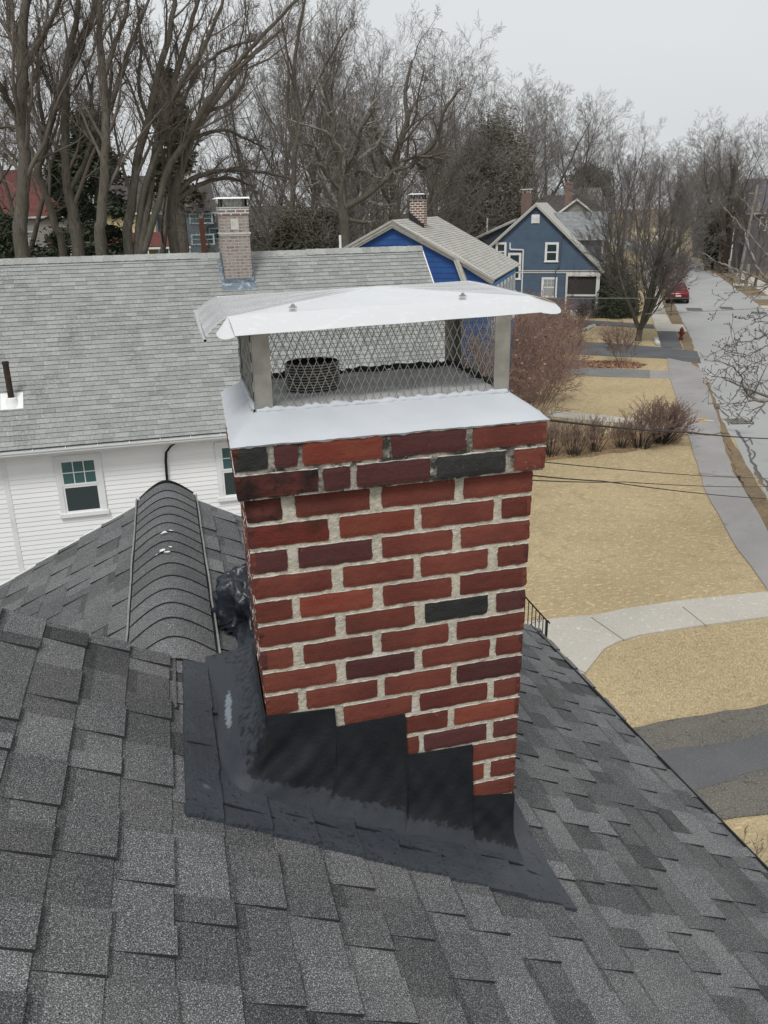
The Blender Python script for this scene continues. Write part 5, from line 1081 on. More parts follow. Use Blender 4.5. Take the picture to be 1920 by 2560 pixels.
A, B = dline((190, 703), (1659, 835), 7.5, 17); wire([A, W3(1110, 803, 13.2), B], .016, 'thick twisted overhead wire passing in front of the row of bare shrubs')
A, B = dline((165, 990), (1659, 1100), 7.5, 17); wire([A, B], .007, 'thin wire just below the row of bare shrubs')
A, B = dline((95, 1080), (1659, 1238), 7.0, 17); wire([A, W3(550, 1131, 9.7), B], .010, 'lower wire that starts highest at the chimney and crosses downwards over the lawn')
A, B = dline((95, 1108), (1659, 1157), 7.0, 17); wire([A, W3(700, 1137, 10.6), B], .008, 'nearly level wire crossing the lawn behind the lowest wire')
A = Z5p(180, 850, 40); B = Z5p(1659, 838, 48); C_ = Z5p(1000, 848, 44)
def wire2(p, q, r_, label): mb = MB(); mb.tube([p+(q-p)*t-np.array([0, 0, .15*4*t*(1-t)*0]) for t in np.linspace(0, 1, 12)], r_, 5); tag(mb.build('overhead_wire', M['pole'], None), label, 'wire', 'wires over the street')
wire2(Z5p(-400, 850, 40), C_, .02, 'pale wire running level past the slate blue house porch'); wire2(Z5p(600, 985, 38), Z5p(1750, 930, 34), .016, 'pale wire crossing low over the road ahead of the car')
for nm, px_, by, hh, lab in (('wooden_post', 1864, 722, 2.3, 'short weathered wooden post beyond the road on the right'),):
    b_ = onz(px_, by); mb = MB(); mb.lathe([(0, hh), (.05 if 'sign' in nm else .16, hh), (.05 if 'sign' in nm else .18, 0)], (b_[0], b_[1], 0), 8); tag(mb.build(nm, M['pole'] if 'wood' in nm else M['rust'], None), lab, 'post')
mb = MB(); q = Z2(380, 790, 26); mb.box(-.07, .07, -.07, .07, 0, Z2(0, 510, 26)[2]); o = mb.build('post', mat('rusty_red_post', (.09, .035, .025), .9), None); o.location = (q[0], 26, 0); tag(o, 'rusty red post rising behind the white house ridge left of its chimney', 'post')
# ------------------------------------------------------------------ trees: every limb and twig is a tapering tube
class Rg:
    def __init__(s, seed): s.r = np.random.default_rng(seed)
    def u(s, a, b): return s.r.uniform(a, b)
def polyline(rg, p, d, L_, n, wander, trop):
    P = [np.array(p, float)]; d = np.array(d, float); st = L_/(n-1)
    for i in range(n-1):
        d = d+rg.r.normal(0, wander, 3)+np.array([0, 0, trop]); d /= np.linalg.norm(d); P.append(P[-1]+d*st)
    return np.array(P), d
def side_dir(rg, t, ang, az):
    a = np.cross(t, [0, 0, 1.0]); 
    if np.linalg.norm(a) < .1: a = np.array([1., 0, 0])
    a /= np.linalg.norm(a); b = np.cross(t, a); return t*math.cos(ang)+(a*math.cos(az)+b*math.sin(az))*math.sin(ang)
# level settings: (children per metre or count, angle, length ratio, points, wander, upward pull)
def spawn(rg, P, Rd, lvl, S, out, scale=1.0, L_=None):
    if lvl >= len(S): return
    cnt, ang, ratio, n, wan, trop, rmul, tmin = S[lvl]
    seg = np.linalg.norm(np.diff(P, axis=0), axis=1); L_ = seg.sum(); cnt = max(1, int(round(cnt*rg.u(.8, 1.2)))); az0 = rg.u(0, 6.28)
    for k in range(cnt):
        t = tmin+(1-tmin)*(k+rg.u(0, .9))/cnt; f = t*(len(P)-1); i = min(int(f), len(P)-2); q = P[i]+(P[i+1]-P[i])*(f-i); tg = P[i+1]-P[i]; tg = tg/(np.linalg.norm(tg)+1e-9); rr_ = Rd[i]+(Rd[i+1]-Rd[i])*(f-i)
        d = side_dir(rg, tg, ang*rg.u(.7, 1.3), az0+k*2.4+rg.u(-.5, .5)); l = L_*ratio*rg.u(.6, 1.2)*(1.15-.6*t)
        Pn, _ = polyline(rg, q, d, l, n, wan, trop); r1 = max(.0045*scale, min(rr_*rmul, rr_*.95)); Rn = np.linspace(r1, max(.0035*scale, r1*.25), n)
        out.append((lvl, Pn, Rn)); spawn(rg, Pn, Rn, lvl+1, S, out, scale)
def to_mesh(name, lines, m, sides=None, thick=1.0):
    V = []; F = []; o = 0
    for s_, sel in ((7, lambda r_: r_ > .07), (4, lambda r_: .02 < r_ <= .07), (3, lambda r_: r_ <= .02)):
        g_ = [(P, Rd*thick) for P, Rd in lines if sel(Rd[0])]
        if g_: v_, f_ = tubes(g_, s_); V.append(v_); F.append(f_+o); o += len(v_)
    return fast_mesh(name, np.concatenate(V), np.concatenate(F), m)
def tree_meshes(seed, H, S, r0_, lean=(0, 0), wander=.05, forks=None, twigmat=None, barkm=None, scale=1.0, n0=14):
    rg = Rg(seed); out = []; tr = []
    if forks:
        P, d = polyline(rg, (0, 0, -.2), (lean[0], lean[1], 1), H*forks[0], 5, .03, .1); Rd = np.linspace(r0_, r0_*.85, 5); tr.append((P, Rd))
        for k in range(forks[1]):
            a = k*2*math.pi/forks[1]+rg.u(-.4, .4); dd = np.array([math.cos(a)*forks[2], math.sin(a)*forks[2], 1]); Pn, _ = polyline(rg, P[-1]-np.array([0, 0, .1]), dd, H*(1-forks[0])*rg.u(.85, 1.05), n0, wander, .05)
            Rn = np.linspace(r0_*.62, r0_*.06, n0); tr.append((Pn, Rn)); spawn(rg, Pn, Rn, 0, S, out, scale)
    else:
        P, d = polyline(rg, (0, 0, -.2), (lean[0], lean[1], 1), H, n0, wander, .12); Rd = np.linspace(r0_, r0_*.08, n0); Rd[0] *= 1.3; tr.append((P, Rd)); spawn(rg, P, Rd, 0, S, out, scale)
    tr2 = tr+[(P, Rn) for l, P, Rn in out if l == 0]; cr = [(P, Rn) for l, P, Rn in out if l > 0]
    allp = np.concatenate([P for P, _ in tr2+cr]); top = allp[:, 2].max()
    return to_mesh('trunk', tr2, barkm or M['bark']), to_mesh('crown', cr, twigmat or M['twig']), top
#           count ang  ratio n  wander trop rmul tmin
S_WIDE = [(13, .75, .52, 9, .10, .06, .50, .28), (8, .70, .50, 7, .13, .05, .50, .15), (7, .65, .50, 5, .16, .05, .55, .1), (5, .6, .55, 4, .2, .04, .6, .1)]
S_UP = [(12, .50, .50, 9, .08, .10, .50, .25), (8, .55, .48, 7, .11, .08, .50, .15), (7, .55, .50, 5, .15, .08, .55, .1), (5, .55, .55, 4, .18, .06, .6, .1)]
S_VASE = [(11, .45, .55, 8, .07, .05, .42, .08), (9, .5, .46, 6, .09, .05, .5, .1), (8, .5, .48, 4, .12, .05, .55, .1), (6, .5, .5, 3, .12, .05, .6, .1)]
S_SMALL = [(14, .7, .45, 7, .13, .08, .5, .2), (8, .7, .5, 5, .16, .06, .55, .1), (6, .65, .5, 4, .2, .05, .6, .1)]
TP = []
def template(*a, **k): t_ = tree_meshes(*a, **k); TP.append(t_); return t_
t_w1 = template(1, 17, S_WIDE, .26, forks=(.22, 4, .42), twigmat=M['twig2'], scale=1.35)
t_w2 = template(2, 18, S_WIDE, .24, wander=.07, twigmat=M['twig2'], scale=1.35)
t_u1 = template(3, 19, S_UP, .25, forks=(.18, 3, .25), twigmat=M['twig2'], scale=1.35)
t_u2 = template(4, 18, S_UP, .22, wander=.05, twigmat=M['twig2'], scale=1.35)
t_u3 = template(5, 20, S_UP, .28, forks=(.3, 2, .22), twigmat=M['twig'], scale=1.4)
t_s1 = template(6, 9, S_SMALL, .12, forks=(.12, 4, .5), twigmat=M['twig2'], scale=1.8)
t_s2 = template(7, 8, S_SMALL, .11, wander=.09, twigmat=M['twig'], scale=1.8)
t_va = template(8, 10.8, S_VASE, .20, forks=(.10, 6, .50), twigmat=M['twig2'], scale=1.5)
def put_tree(T, x, y, height, label, group=None, rz=None, name='bare_tree', cat='tree', wide=1.0):
    t_ = thing(name, label, cat, (x, y, 0), rnd.uniform(0, 6.28) if rz is None else rz, group); s_ = height/T[2]; t_.scale = (s_*wide, s_*wide, s_)
    o1 = link(bpy.data.objects.new('trunk', T[0]), t_); o2 = link(bpy.data.objects.new('crown', T[1]), t_); return t_
def at_px(T, px_, Y, v_top, label, group=None, **k):
    top = ony(px_, v_top, Y); return put_tree(T, top[0], Y, top[2], label, group, **k)
# the street tree with the vase shaped crown
b_ = onz(1595, 852); put_tree(t_va, b_[0], b_[1], ony(1600, 395, b_[1])[2], 'dense vase shaped street tree on the strip of lawn between the dark driveways', None, 1.0, wide=1.32)
b_ = onz(1424, 818); put_tree(t_s2, b_[0], b_[1], 4.4, 'slender bare sapling in front of the slate blue house porch', None, 1.0, 'sapling', 'sapling', wide=.6)
# single trees of the skyline
at_px(t_w1, 1025, 62, 18, 'tall spreading bare tree with the highest rounded crown beside the open sky', rz=.5, wide=1.0)
at_px(t_w1, 1375, 150, 172, 'broad bare tree behind the slate blue house, left of the sky gap', rz=2.0, wide=1.35)
at_px(t_u1, 1450, 158, 205, 'bare upright tree whose crown overlaps the broad tree left of the sky gap', rz=.7, wide=1.35)
at_px(t_u1, 1290, 84, 200, 'bare tree behind the brick chimney of the slate blue house', rz=2.7)
at_px(t_u1, 1575, 115, 276, 'bare tree rising over the vase shaped street tree', rz=4, wide=1.2)
at_px(t_w2, 1672, 150, 345, 'far bare tree at the lowest point of the skyline over the street', rz=1.2, wide=1.3)
at_px(t_w1, 1845, 88, 268, 'bare spreading tree at the right across the street behind the grey pole', rz=1.5, wide=1.15)
at_px(t_w2, 1925, 80, 255, 'bare tree cut by the right edge of the picture, across the street', rz=3.3, wide=1.1)
at_px(t_w1, 1765, 125, 330, 'smaller far bare tree right of the lowest point of the skyline', rz=5.1, wide=1.1)
at_px(t_u1, 820, 58, -60, 'tall bare tree standing behind the dark conifer mass left of the blue house', rz=.2)
at_px(t_u3, 735, 52, -160, 'tall straight bare tree to the right of the white house chimney', rz=1.4)
at_px(t_u2, 915, 70, 60, 'bare tree between the two tallest crowns over the bright blue house', rz=3.9, wide=1.2)
at_px(t_u1, 1140, 75, 95, 'bare tree directly behind the bright blue house chimney', rz=1.9, wide=1.1)
# the wood behind: trees nothing tells apart
rw = random.Random(77); WL, WG = 'bare grey brown tree in the crowded wood behind the houses', 'bare trees of the wood behind the houses'
wood = [(-90, 60, -90), (130, 82, 40), (330, 70, 10), (590, 72, -10), (660, 88, 60), (760, 82, 120), (860, 88, 160), (960, 82, 130), (1060, 92, 190), (1160, 96, 215), (1240, 100, 245), (1330, 110, 265), (1500, 110, 320), (1540, 140, 330), (1620, 130, 350), (1720, 160, 370), (1800, 110, 340), (1890, 120, 330), (1950, 100, 320)]
for i, (px_, Y, v_) in enumerate(wood): at_px([t_w1, t_u1, t_w2, t_u2, t_u1][i % 5], px_+rw.uniform(-15, 15), Y, v_, WL, WG, wide=rw.uniform(1.05, 1.35))
# lower thicket trees
SG = 'low bushy bare trees at the edge of the wood'
low = [(700, 44, 420), (760, 48, 300), (840, 46, 330), (890, 52, 262), (930, 60, 300), (1000, 56, 330), (1080, 66, 330), (1140, 60, 380), (1230, 78, 320), (1540, 85, 390), (1620, 110, 400), (1720, 130, 420), (1830, 100, 400), (1880, 85, 420), (1780, 90, 430), (1935, 70, 430)]
for i, (px_, Y, v_) in enumerate(low): at_px([t_s1, t_s2][i % 2], px_+rw.uniform(-12, 12), Y, v_, 'low bushy bare tree at the edge of the wood', SG, wide=rw.uniform(1.0, 1.5))
# far wood as one mass
rg = Rg(50); out = []; P, _ = polyline(rg, (0, 0, 0), (0, 0, 1), 13, 10, .07, .1); Rd = np.linspace(.25, .04, 10); spawn(rg, P, Rd, 0, [(12, .65, .5, 6, .12, .07, .5, .2), (8, .6, .5, 5, .15, .06, .6, .1), (6, .6, .5, 3, .15, .05, .7, .1)], out, 4.0)
V0, F0 = tubes([(P, Rd)]+[], 4); VV = [V0]; FF = [F0]; o_ = len(V0)
grp = {}
for l, Pn, Rn in out: grp.setdefault(len(Pn), []).append((Pn, Rn))
v_, f_ = tubes([(a, b) for l, a, b in out], 3); VV.append(v_); FF.append(f_+o_); V0 = np.concatenate(VV); F0 = np.concatenate(FF)
VA, FA = [], []; n_ = 0
for k in range(64):
    az = R(-22+58*(k+rg.u(0, 1))/64); D = rg.u(150, 240); a = rg.u(0, 6.28); s_ = rg.u(.8, 1.25); ca, sa = math.cos(a), math.sin(a)
    if abs(az-R(33)) < R(.8): continue
    v = V0*s_*np.array([1.3, 1.3, 1]); v = np.stack([v[:, 0]*ca-v[:, 1]*sa+D*math.sin(az), v[:, 0]*sa+v[:, 1]*ca+D*math.cos(az), v[:, 2]], 1); VA.append(v); FA.append(F0+n_); n_ += len(v)
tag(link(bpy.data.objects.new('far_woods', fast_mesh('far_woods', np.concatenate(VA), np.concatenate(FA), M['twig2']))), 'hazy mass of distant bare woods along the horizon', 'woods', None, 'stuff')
# ------------------------------------------------------------------ big trees just behind the white house, limbs traced from the photograph and given depth
def z0p(a, b): return a/1.728, b/1.728
def traced(label, Y, limbs, seed, name='bare_tree', sub=None, spread=2.2, twig=None, bark=None, base=True):
    rg = Rg(seed); tr = []; out = []
    x0, y0 = z0p(*limbs[0][0][:2]); org = ony(x0, y0, Y); org[2] = 0
    for li, L_ in enumerate(limbs):
        ph = rg.u(-1, 1)*spread if li else 0; pts = []; rad = []
        for k, (a, b, w_) in enumerate(L_):
            px_, py_ = z0p(a, b); f = k/(len(L_)-1); q = ony(px_, py_, Y+ph*f**1.3); pts.append(q-org); D = np.linalg.norm(q-CAM); rad.append(w_/1.728/2*D/FPX)
        if li == 0 and base: q = pts[0].copy(); q[2] = -.2; q[0] *= 1; pts = [q]+pts; rad = [rad[0]*1.25]+rad
        pts = np.array(pts); rad = np.array(rad); m = len(pts); n = m*4; tt = np.linspace(0, m-1, n); Q = []
        for t in tt:
            i = min(int(t), m-2); f = t-i; p0, p1, p2, p3 = pts[max(i-1, 0)], pts[i], pts[i+1], pts[min(i+2, m-1)]
            Q.append(.5*((2*p1)+(-p0+p2)*f+(2*p0-5*p1+4*p2-p3)*f*f+(-p0+3*p1-3*p2+p3)*f**3))
        Q = np.array(Q)+rg.r.normal(0, .012, (n, 3)); Rq = np.interp(tt, range(m), rad)
        tr.append((Q, Rq))
        S = sub or [(9, .6, .30, 7, .11, .09, .42, .25), (7, .6, .5, 6, .14, .07, .5, .15), (6, .6, .5, 4, .18, .06, .55, .1), (4, .55, .55, 4, .2, .05, .6, .1)]
        spawn(rg, Q, Rq, 0, S, out, 1.25)
    t_ = thing(name, label, 'tree', tuple(org))
    link(bpy.data.objects.new('trunk', to_mesh('trunk', tr, bark or M['bark'])), t_); link(bpy.data.objects.new('crown', to_mesh('crown', [(P, Rn) for l, P, Rn in out], twig or M['twig'])), t_); return t_
traced('leftmost thick trunked bare tree behind the white house, forked low down', 31, [
 [(100, 1100, 56), (96, 900, 50), (108, 700, 44), (88, 500, 42), (100, 350, 40), (98, 150, 34), (118, -60, 28), (140, -260, 16)],
 [(90, 510, 26), (40, 440, 22), (5, 370, 18), (-60, 300, 12)], [(100, 340, 26), (60, 150, 20), (45, -50, 14)], [(104, 300, 24), (190, 150, 18), (260, 0, 14), (330, -120, 8)],
 [(110, 760, 18), (40, 690, 12), (-40, 640, 8)], [(98, 570, 16), (40, 545, 12), (-30, 565, 8)]], 101)
traced('slanting bare tree crossing behind the leftmost trunk, its stem bent to the left', 33, [
 [(275, 1105, 30), (245, 990, 28), (195, 830, 28), (165, 740, 30), (185, 660, 30), (235, 480, 26), (280, 330, 24), (345, 180, 20), (400, 60, 16), (440, -60, 10)],
 [(165, 740, 22), (125, 640, 20), (80, 560, 16), (60, 480, 10)], [(200, 600, 18), (170, 420, 14), (160, 250, 10), (170, 80, 8)]], 102)
traced('third bare tree from the left behind the white house, forking at mid height', 32, [
 [(340, 1105, 48), (322, 950, 44), (290, 780, 36), (284, 600, 32), (284, 400, 30), (292, 250, 26), (330, 100, 20), (345, -60, 14)],
 [(300, 820, 24), (370, 700, 20), (400, 560, 16), (390, 400, 12), (360, 260, 8)], [(286, 360, 20), (350, 200, 16), (410, 60, 13), (450, -60, 8)], [(284, 470, 18), (220, 380, 14), (180, 300, 10), (90, 210, 7)]], 103)
traced('straight dark bare tree between the forked tree and the clump of leaning stems', 30, [
 [(440, 1105, 44), (438, 950, 42), (450, 780, 36), (458, 600, 34), (455, 450, 32), (438, 250, 26), (430, 120, 22), (442, -60, 14)],
 [(456, 480, 24), (500, 390, 20), (545, 250, 16), (600, 110, 13), (660, -40, 8)], [(452, 330, 20), (500, 180, 16), (545, 60, 13), (570, -60, 8)], [(455, 620, 16), (400, 520, 12), (350, 430, 9)]], 104)
traced('clump of leaning bare stems that fan out to the right behind the white house ridge', 31, [
 [(558, 1100, 40), (570, 900, 36), (592, 700, 32), (642, 520, 30), (682, 330, 26), (732, 150, 22), (765, -60, 14)],
 [(604, 1100, 36), (636, 900, 32), (662, 720, 30), (690, 560, 28), (745, 380, 24), (800, 190, 20), (850, 20, 14), (890, -90, 8)],
 [(612, 1100, 32), (680, 900, 28), (722, 740, 26), (800, 620, 24), (862, 500, 22), (960, 350, 20), (1052, 240, 16), (1180, 110, 13), (1300, -20, 9)],
 [(590, 1100, 26), (615, 860, 26), (700, 600, 24), (760, 400, 22), (880, 210, 16), (960, 10, 12), (1000, -80, 8)],
 [(640, 520, 16), (600, 380, 14), (610, 200, 11), (590, 0, 8)], [(690, 560, 16), (780, 470, 14), (840, 330, 12), (960, 220, 10), (1110, 170, 7)], [(720, 740, 16), (730, 620, 14), (720, 480, 12), (745, 330, 8)]], 105)
traced('dark bare tree left of the white house chimney with long limbs reaching right', 32, [
 [(757, 1098, 42), (742, 980, 42), (748, 860, 40), (790, 720, 28), (832, 600, 24), (900, 480, 22), (1000, 340, 20), (1100, 230, 15), (1230, 120, 10)],
 [(752, 850, 26), (850, 765, 20), (1000, 735, 16), (1130, 745, 12), (1250, 770, 7)], [(745, 880, 26), (860, 800, 18), (985, 768, 14), (1080, 800, 9)], [(748, 850, 26), (730, 740, 22), (735, 640, 18), (720, 500, 12)],
 [(832, 600, 16), (960, 560, 13), (1060, 600, 10), (1150, 640, 6)], [(900, 480, 16), (1000, 440, 13), (1060, 330, 10), (1070, 180, 7)]], 106)
traced('gnarled oak with twisted limbs behind the left gable of the bright blue house', 37, [
 [(1490, 1060, 44), (1482, 900, 42), (1470, 760, 40), (1478, 690, 36), (1440, 610, 26), (1440, 500, 18), (1400, 380, 12)],
 [(1480, 900, 34), (1555, 860, 26), (1640, 800, 22), (1700, 740, 18), (1770, 720, 12)], [(1560, 860, 20), (1545, 790, 14), (1550, 740, 12), (1660, 770, 7)], [(1472, 760, 26), (1540, 670, 20), (1560, 560, 14), (1620, 470, 10)],
 [(1480, 830, 20), (1400, 740, 16), (1360, 640, 12), (1300, 620, 7)], [(1490, 940, 18), (1580, 960, 14), (1640, 900, 10), (1700, 880, 6)]], 107, sub=[(9, .8, .30, 7, .22, .03, .5, .2), (7, .8, .5, 6, .25, .02, .55, .15), (6, .8, .5, 4, .28, .02, .6, .1), (4, .7, .5, 4, .3, .0, .6, .1)], twig=M['greytwig'])
traced('oak with a thick limb curving low over the bright blue house roof', 44, [
 [(1700, 1000, 40), (1705, 850, 38), (1700, 740, 34), (1720, 640, 28), (1760, 520, 22), (1750, 400, 14), (1780, 260, 9)],
 [(1702, 800, 28), (1790, 700, 22), (1880, 610, 18), (1920, 480, 12), (1990, 380, 8)], [(1705, 740, 22), (1640, 640, 16), (1620, 560, 12), (1560, 520, 8)], [(1790, 700, 16), (1850, 720, 12), (1930, 640, 8)]], 108, sub=[(10, .8, .30, 7, .2, .04, .5, .2), (7, .8, .5, 6, .22, .03, .55, .15), (6, .8, .5, 4, .25, .02, .6, .1), (4, .7, .5, 4, .3, .0, .6, .1)])
traced('slim grey bare trunk rising right of the white house chimney with upright branches', 46, [
 [(1262, 1000, 20), (1268, 800, 20), (1275, 650, 20), (1295, 520, 19), (1270, 330, 16), (1290, 150, 12), (1320, 0, 8)],
 [(1275, 640, 12), (1240, 500, 11), (1245, 300, 9), (1220, 100, 6)], [(1285, 560, 12), (1350, 400, 10), (1420, 260, 8), (1500, 120, 5)]], 109)
# ------------------------------------------------------------------ evergreens
def needles(seed, n, fn, size, m, asp=.35):
    rg = Rg(seed); C0 = np.array([fn(rg) for _ in range(n)]); A = rg.r.normal(0, 1, (n, 3)); A[:, 2] *= .45; A /= np.linalg.norm(A, axis=1, keepdims=True); B = np.cross(A, rg.r.normal(0, 1, (n, 3))); B /= np.linalg.norm(B, axis=1, keepdims=True)
    s_ = (size*rg.r.uniform(.5, 1.3, n))[:, None]; V = np.stack([C0-A*s_, C0+B*s_*asp, C0+A*s_, C0-B*s_*asp], 1).reshape(-1, 3); F = np.arange(4*n).reshape(n, 4)
    return fast_mesh('crown', V, F, m, False, rg.r.uniform(.75, 1.25, n))
def conifer(label, x, y, H, rad, seed, m, n=9000, size=.28, base=.1, name='evergreen_tree', layers=11, droop=.25, blob=False, group=None):
    t_ = thing(name, label, 'tree', (x, y, 0), 0, group); mb = MB(); mb.lathe([(.028*H, 0), (.018*H, H*.5), (.004*H, H*.97)], n=9); mb.build('trunk', M['bark'], t_)
    rgb = Rg(seed+900); cl = [(rgb.u(0, 6.28), rgb.u(base, .95), rgb.u(.55, 1)) for _ in range(layers*5)]
    def fn(rg):
        if blob:
            a, f, r_ = cl[rg.r.integers(len(cl))]; rr_ = rad*math.sqrt(max(.02, 1-abs(2*f-1)**2.2))*r_*.75; c = np.array([math.cos(a)*rr_, math.sin(a)*rr_, f*H]); return c+rg.r.normal(0, 1, 3)*np.array([rad*.17, rad*.17, H*.055])
        a, f, r_ = cl[rg.r.integers(len(cl))]; L_ = rad*(1-f)**.75*r_+.1*rad; t = rg.u(.15, 1)**.7; c = np.array([math.cos(a)*L_*t, math.sin(a)*L_*t, f*H-droop*L_*t*t+.12*L_*t]); return c+rg.r.normal(0, 1, 3)*np.array([.10*rad, .10*rad, .02*H])*(.4+t*.6)
    link(bpy.data.objects.new('crown', needles(seed, n, fn, size, m)), t_); return t_
def con_px(label, px_, Y, v_, rad, seed, m, **k): q = ony(px_, v_, Y); return conifer(label, q[0], Y, q[2], rad, seed, m, **k)
con_px('tall dark pine seen between the trunks at the left', 215, 58, 265, 3.6, 1, M['needle'], n=26000, size=.19)
con_px('second dark pine just right of the tall pine behind the trunks', 150, 62, 330, 2.8, 2, M['needle'], n=16000, size=.19)
con_px('dark spruce at the left edge above the white house ridge', 5, 55, 520, 2.4, 3, M['needle'], n=18000, size=.14)
con_px('low dark evergreen shrub below the grey house with the red roof', 105, 60, 612, 2.0, 4, M['needle'], n=5000, size=.22, blob=True, name='evergreen_shrub')
con_px('pale green pine top high among the bare limbs', 415, 60, 150, 2.6, 5, M['olive'], n=7000, size=.3, base=.5)
for i, (px_, Y, v_, rad) in enumerate(((700, 44, 545, 2.2), (770, 46, 520, 2.6), (640, 48, 560, 2.0), (825, 48, 535, 2.0))):
    con_px(('olive green evergreen just right of the white house chimney', 'widest olive green evergreen behind the white house ridge', 'olive green evergreen touching the white house chimney', 'olive green evergreen behind the white vent pipe')[i], px_, Y, v_, rad, 10+i, M['olive'], n=24000, size=.10, blob=True)
con_px('large rounded dark hemlock behind the left slope of the slate blue house', 1235, 76, 300, 4.4, 20, mat('hemlock_needles', (.17, .158, .13), .95, spec=.1), n=40000, size=.15, blob=True)
con_px('dark hemlock between the two blue houses, left of the old red chimney', 1180, 80, 400, 4.0, 21, M['olive'], n=28000, size=.15, blob=True)
con_px('far green pine above the grey roofed house', 1478, 190, 415, 5.5, 22, mat('pine_green', (.045, .085, .04), .9, spec=.1), n=9000, size=.6, blob=True, base=.35)
con_px('dark ivy clad tree trunk across the street', 1792, 92, 560, 1.5, 23, M['needle'], n=8000, size=.2, blob=True, base=.15)
b_ = onz(1555, 800); 
def dome(label, x, y, H, rad, seed, m, n, size, name='evergreen_shrub'):
    t_ = thing(name, label, 'shrub', (x, y, 0))
    def fn(rg):
        d = rg.r.normal(0, 1, 3); d /= np.linalg.norm(d); d[2] = abs(d[2]); r_ = rg.u(.75, 1.03)*(1+.10*math.sin(d[0]*9+seed)+.08*math.sin(d[1]*11)); return np.array([d[0]*rad*r_, d[1]*rad*r_, d[2]*H*r_])
    link(bpy.data.objects.new('foliage', needles(seed, n, fn, size, m)), t_)
    mb = MB(); mb.lathe([(rad*.72, 0), (rad*.74, H*.35), (rad*.5, H*.66), (0, H*.74)], n=14); mb.build('inner_foliage', m, t_); return t_
b_ = onz(1530, 795); dome('big dark rounded yew at the corner of the slate blue house porch', b_[0]+.6, b_[1]+1.2, 3.9, 2.1, 30, M['needle'], 22000, .09)
for px_, v_, lab in ((1773, 655, 'dark trunk with red sign behind the pole across the street'), (1808, 682, 'thick dark trunk standing on the verge across the street'), (1762, 610, 'narrow dark trunk farthest along the other side of the street')):
    b_ = onz(px_, v_); rg = Rg(px_); P, _ = polyline(rg, (0, 0, 0), (0, 0, 1), 12, 9, .04, .1); Rd = np.linspace(.55 if px_ == 1808 else .36, .12, 9); out = []; spawn(rg, P, Rd, 0, S_UP[:3], out, 2.2)
    t_ = thing('bare_tree', lab, 'tree', (b_[0], b_[1], 0)); link(bpy.data.objects.new('trunk', to_mesh('trunk', [(P, Rd)], M['rust'])), t_); link(bpy.data.objects.new('crown', to_mesh('crown', [(a, c) for l, a, c in out], M['twig'])), t_)
# ------------------------------------------------------------------ bare shrubs
def shrub_mesh(seed, H, rad, stems, S, m_low, m_top, r0_=.014, fl=1.0, sc=1.0, wander=.07, curve=.10):
    rg = Rg(seed); tr = []; out = []
    for k in range(stems):
        a = rg.u(0, 6.28); q = rg.u(0, 1)**.6; d = np.array([math.cos(a)*q*rad/H*fl, math.sin(a)*q*rad/H*fl, 1]); P, _ = polyline(rg, (math.cos(a)*.16*q*H, math.sin(a)*.16*q*H, -.03), d, H*rg.u(.75, 1.08), 8, wander, curve*(1 if q < .6 else -.2)); Rn = np.linspace(r0_*rg.u(.6, 1.2), r0_*.22, 8); tr.append((P, Rn)); spawn(rg, P, Rn, 0, S, out, sc)
    return to_mesh('stems', tr, m_low), to_mesh('twigs', [(a, c) for l, a, c in out], m_top)
S_SH = [(7, .5, .38, 5, .13, .07, .6, .35), (5, .5, .5, 4, .16, .05, .7, .2)]
darkstem = mat('dark_stem', (.05, .045, .04), .95, spec=.1); rt2 = mat('grey_red_twig', (.24, .17, .145), .95, spec=.1)
sh_lib = [shrub_mesh(200+i, 1.45, .85, 34, S_SH, darkstem, rt2, .013, sc=1.3) for i in range(3)]
hedge = [(1375, 1140, 1.0, 'leftmost of the bare shrubs, partly behind the chimney'), (1434, 1139, .95, 'bare shrub second from the left in the row on the lawn'), (1486, 1130, .95, 'bare shrub with a loose open crown, third from the left in the row'), (1552, 1120, .80, 'smallest and thinnest bare shrub in the row on the lawn'), (1602, 1119, 1.12, 'dense bare shrub second from the sidewalk'), (1652, 1107, 1.22, 'largest bare shrub, nearest the sidewalk and leaning over it')]
for i, (px_, v_, s_, lab) in enumerate(hedge):
    b_ = onz(px_, v_); t_ = thing('bare_shrub', lab, 'shrub', (b_[0], b_[1], 0), i*1.3, 'row of bare shrubs on the front lawn'); n_st = 2 if i < 4 else 3
    for k in range(2 if i == 5 else 1):
        a, c = sh_lib[(i+k) % 3]; o1 = link(bpy.data.objects.new('stems', a), t_); o2 = link(bpy.data.objects.new('twigs', c), t_)
        for o in (o1, o2): o.rotation_euler = (0, 0, k*2.1)
    t_.scale = (s_*(1.0 if i >= 4 else .85), s_*(1.0 if i >= 4 else .85), s_*.82)
    if i == 5: t_.rotation_euler = (R(3), R(9), 0)
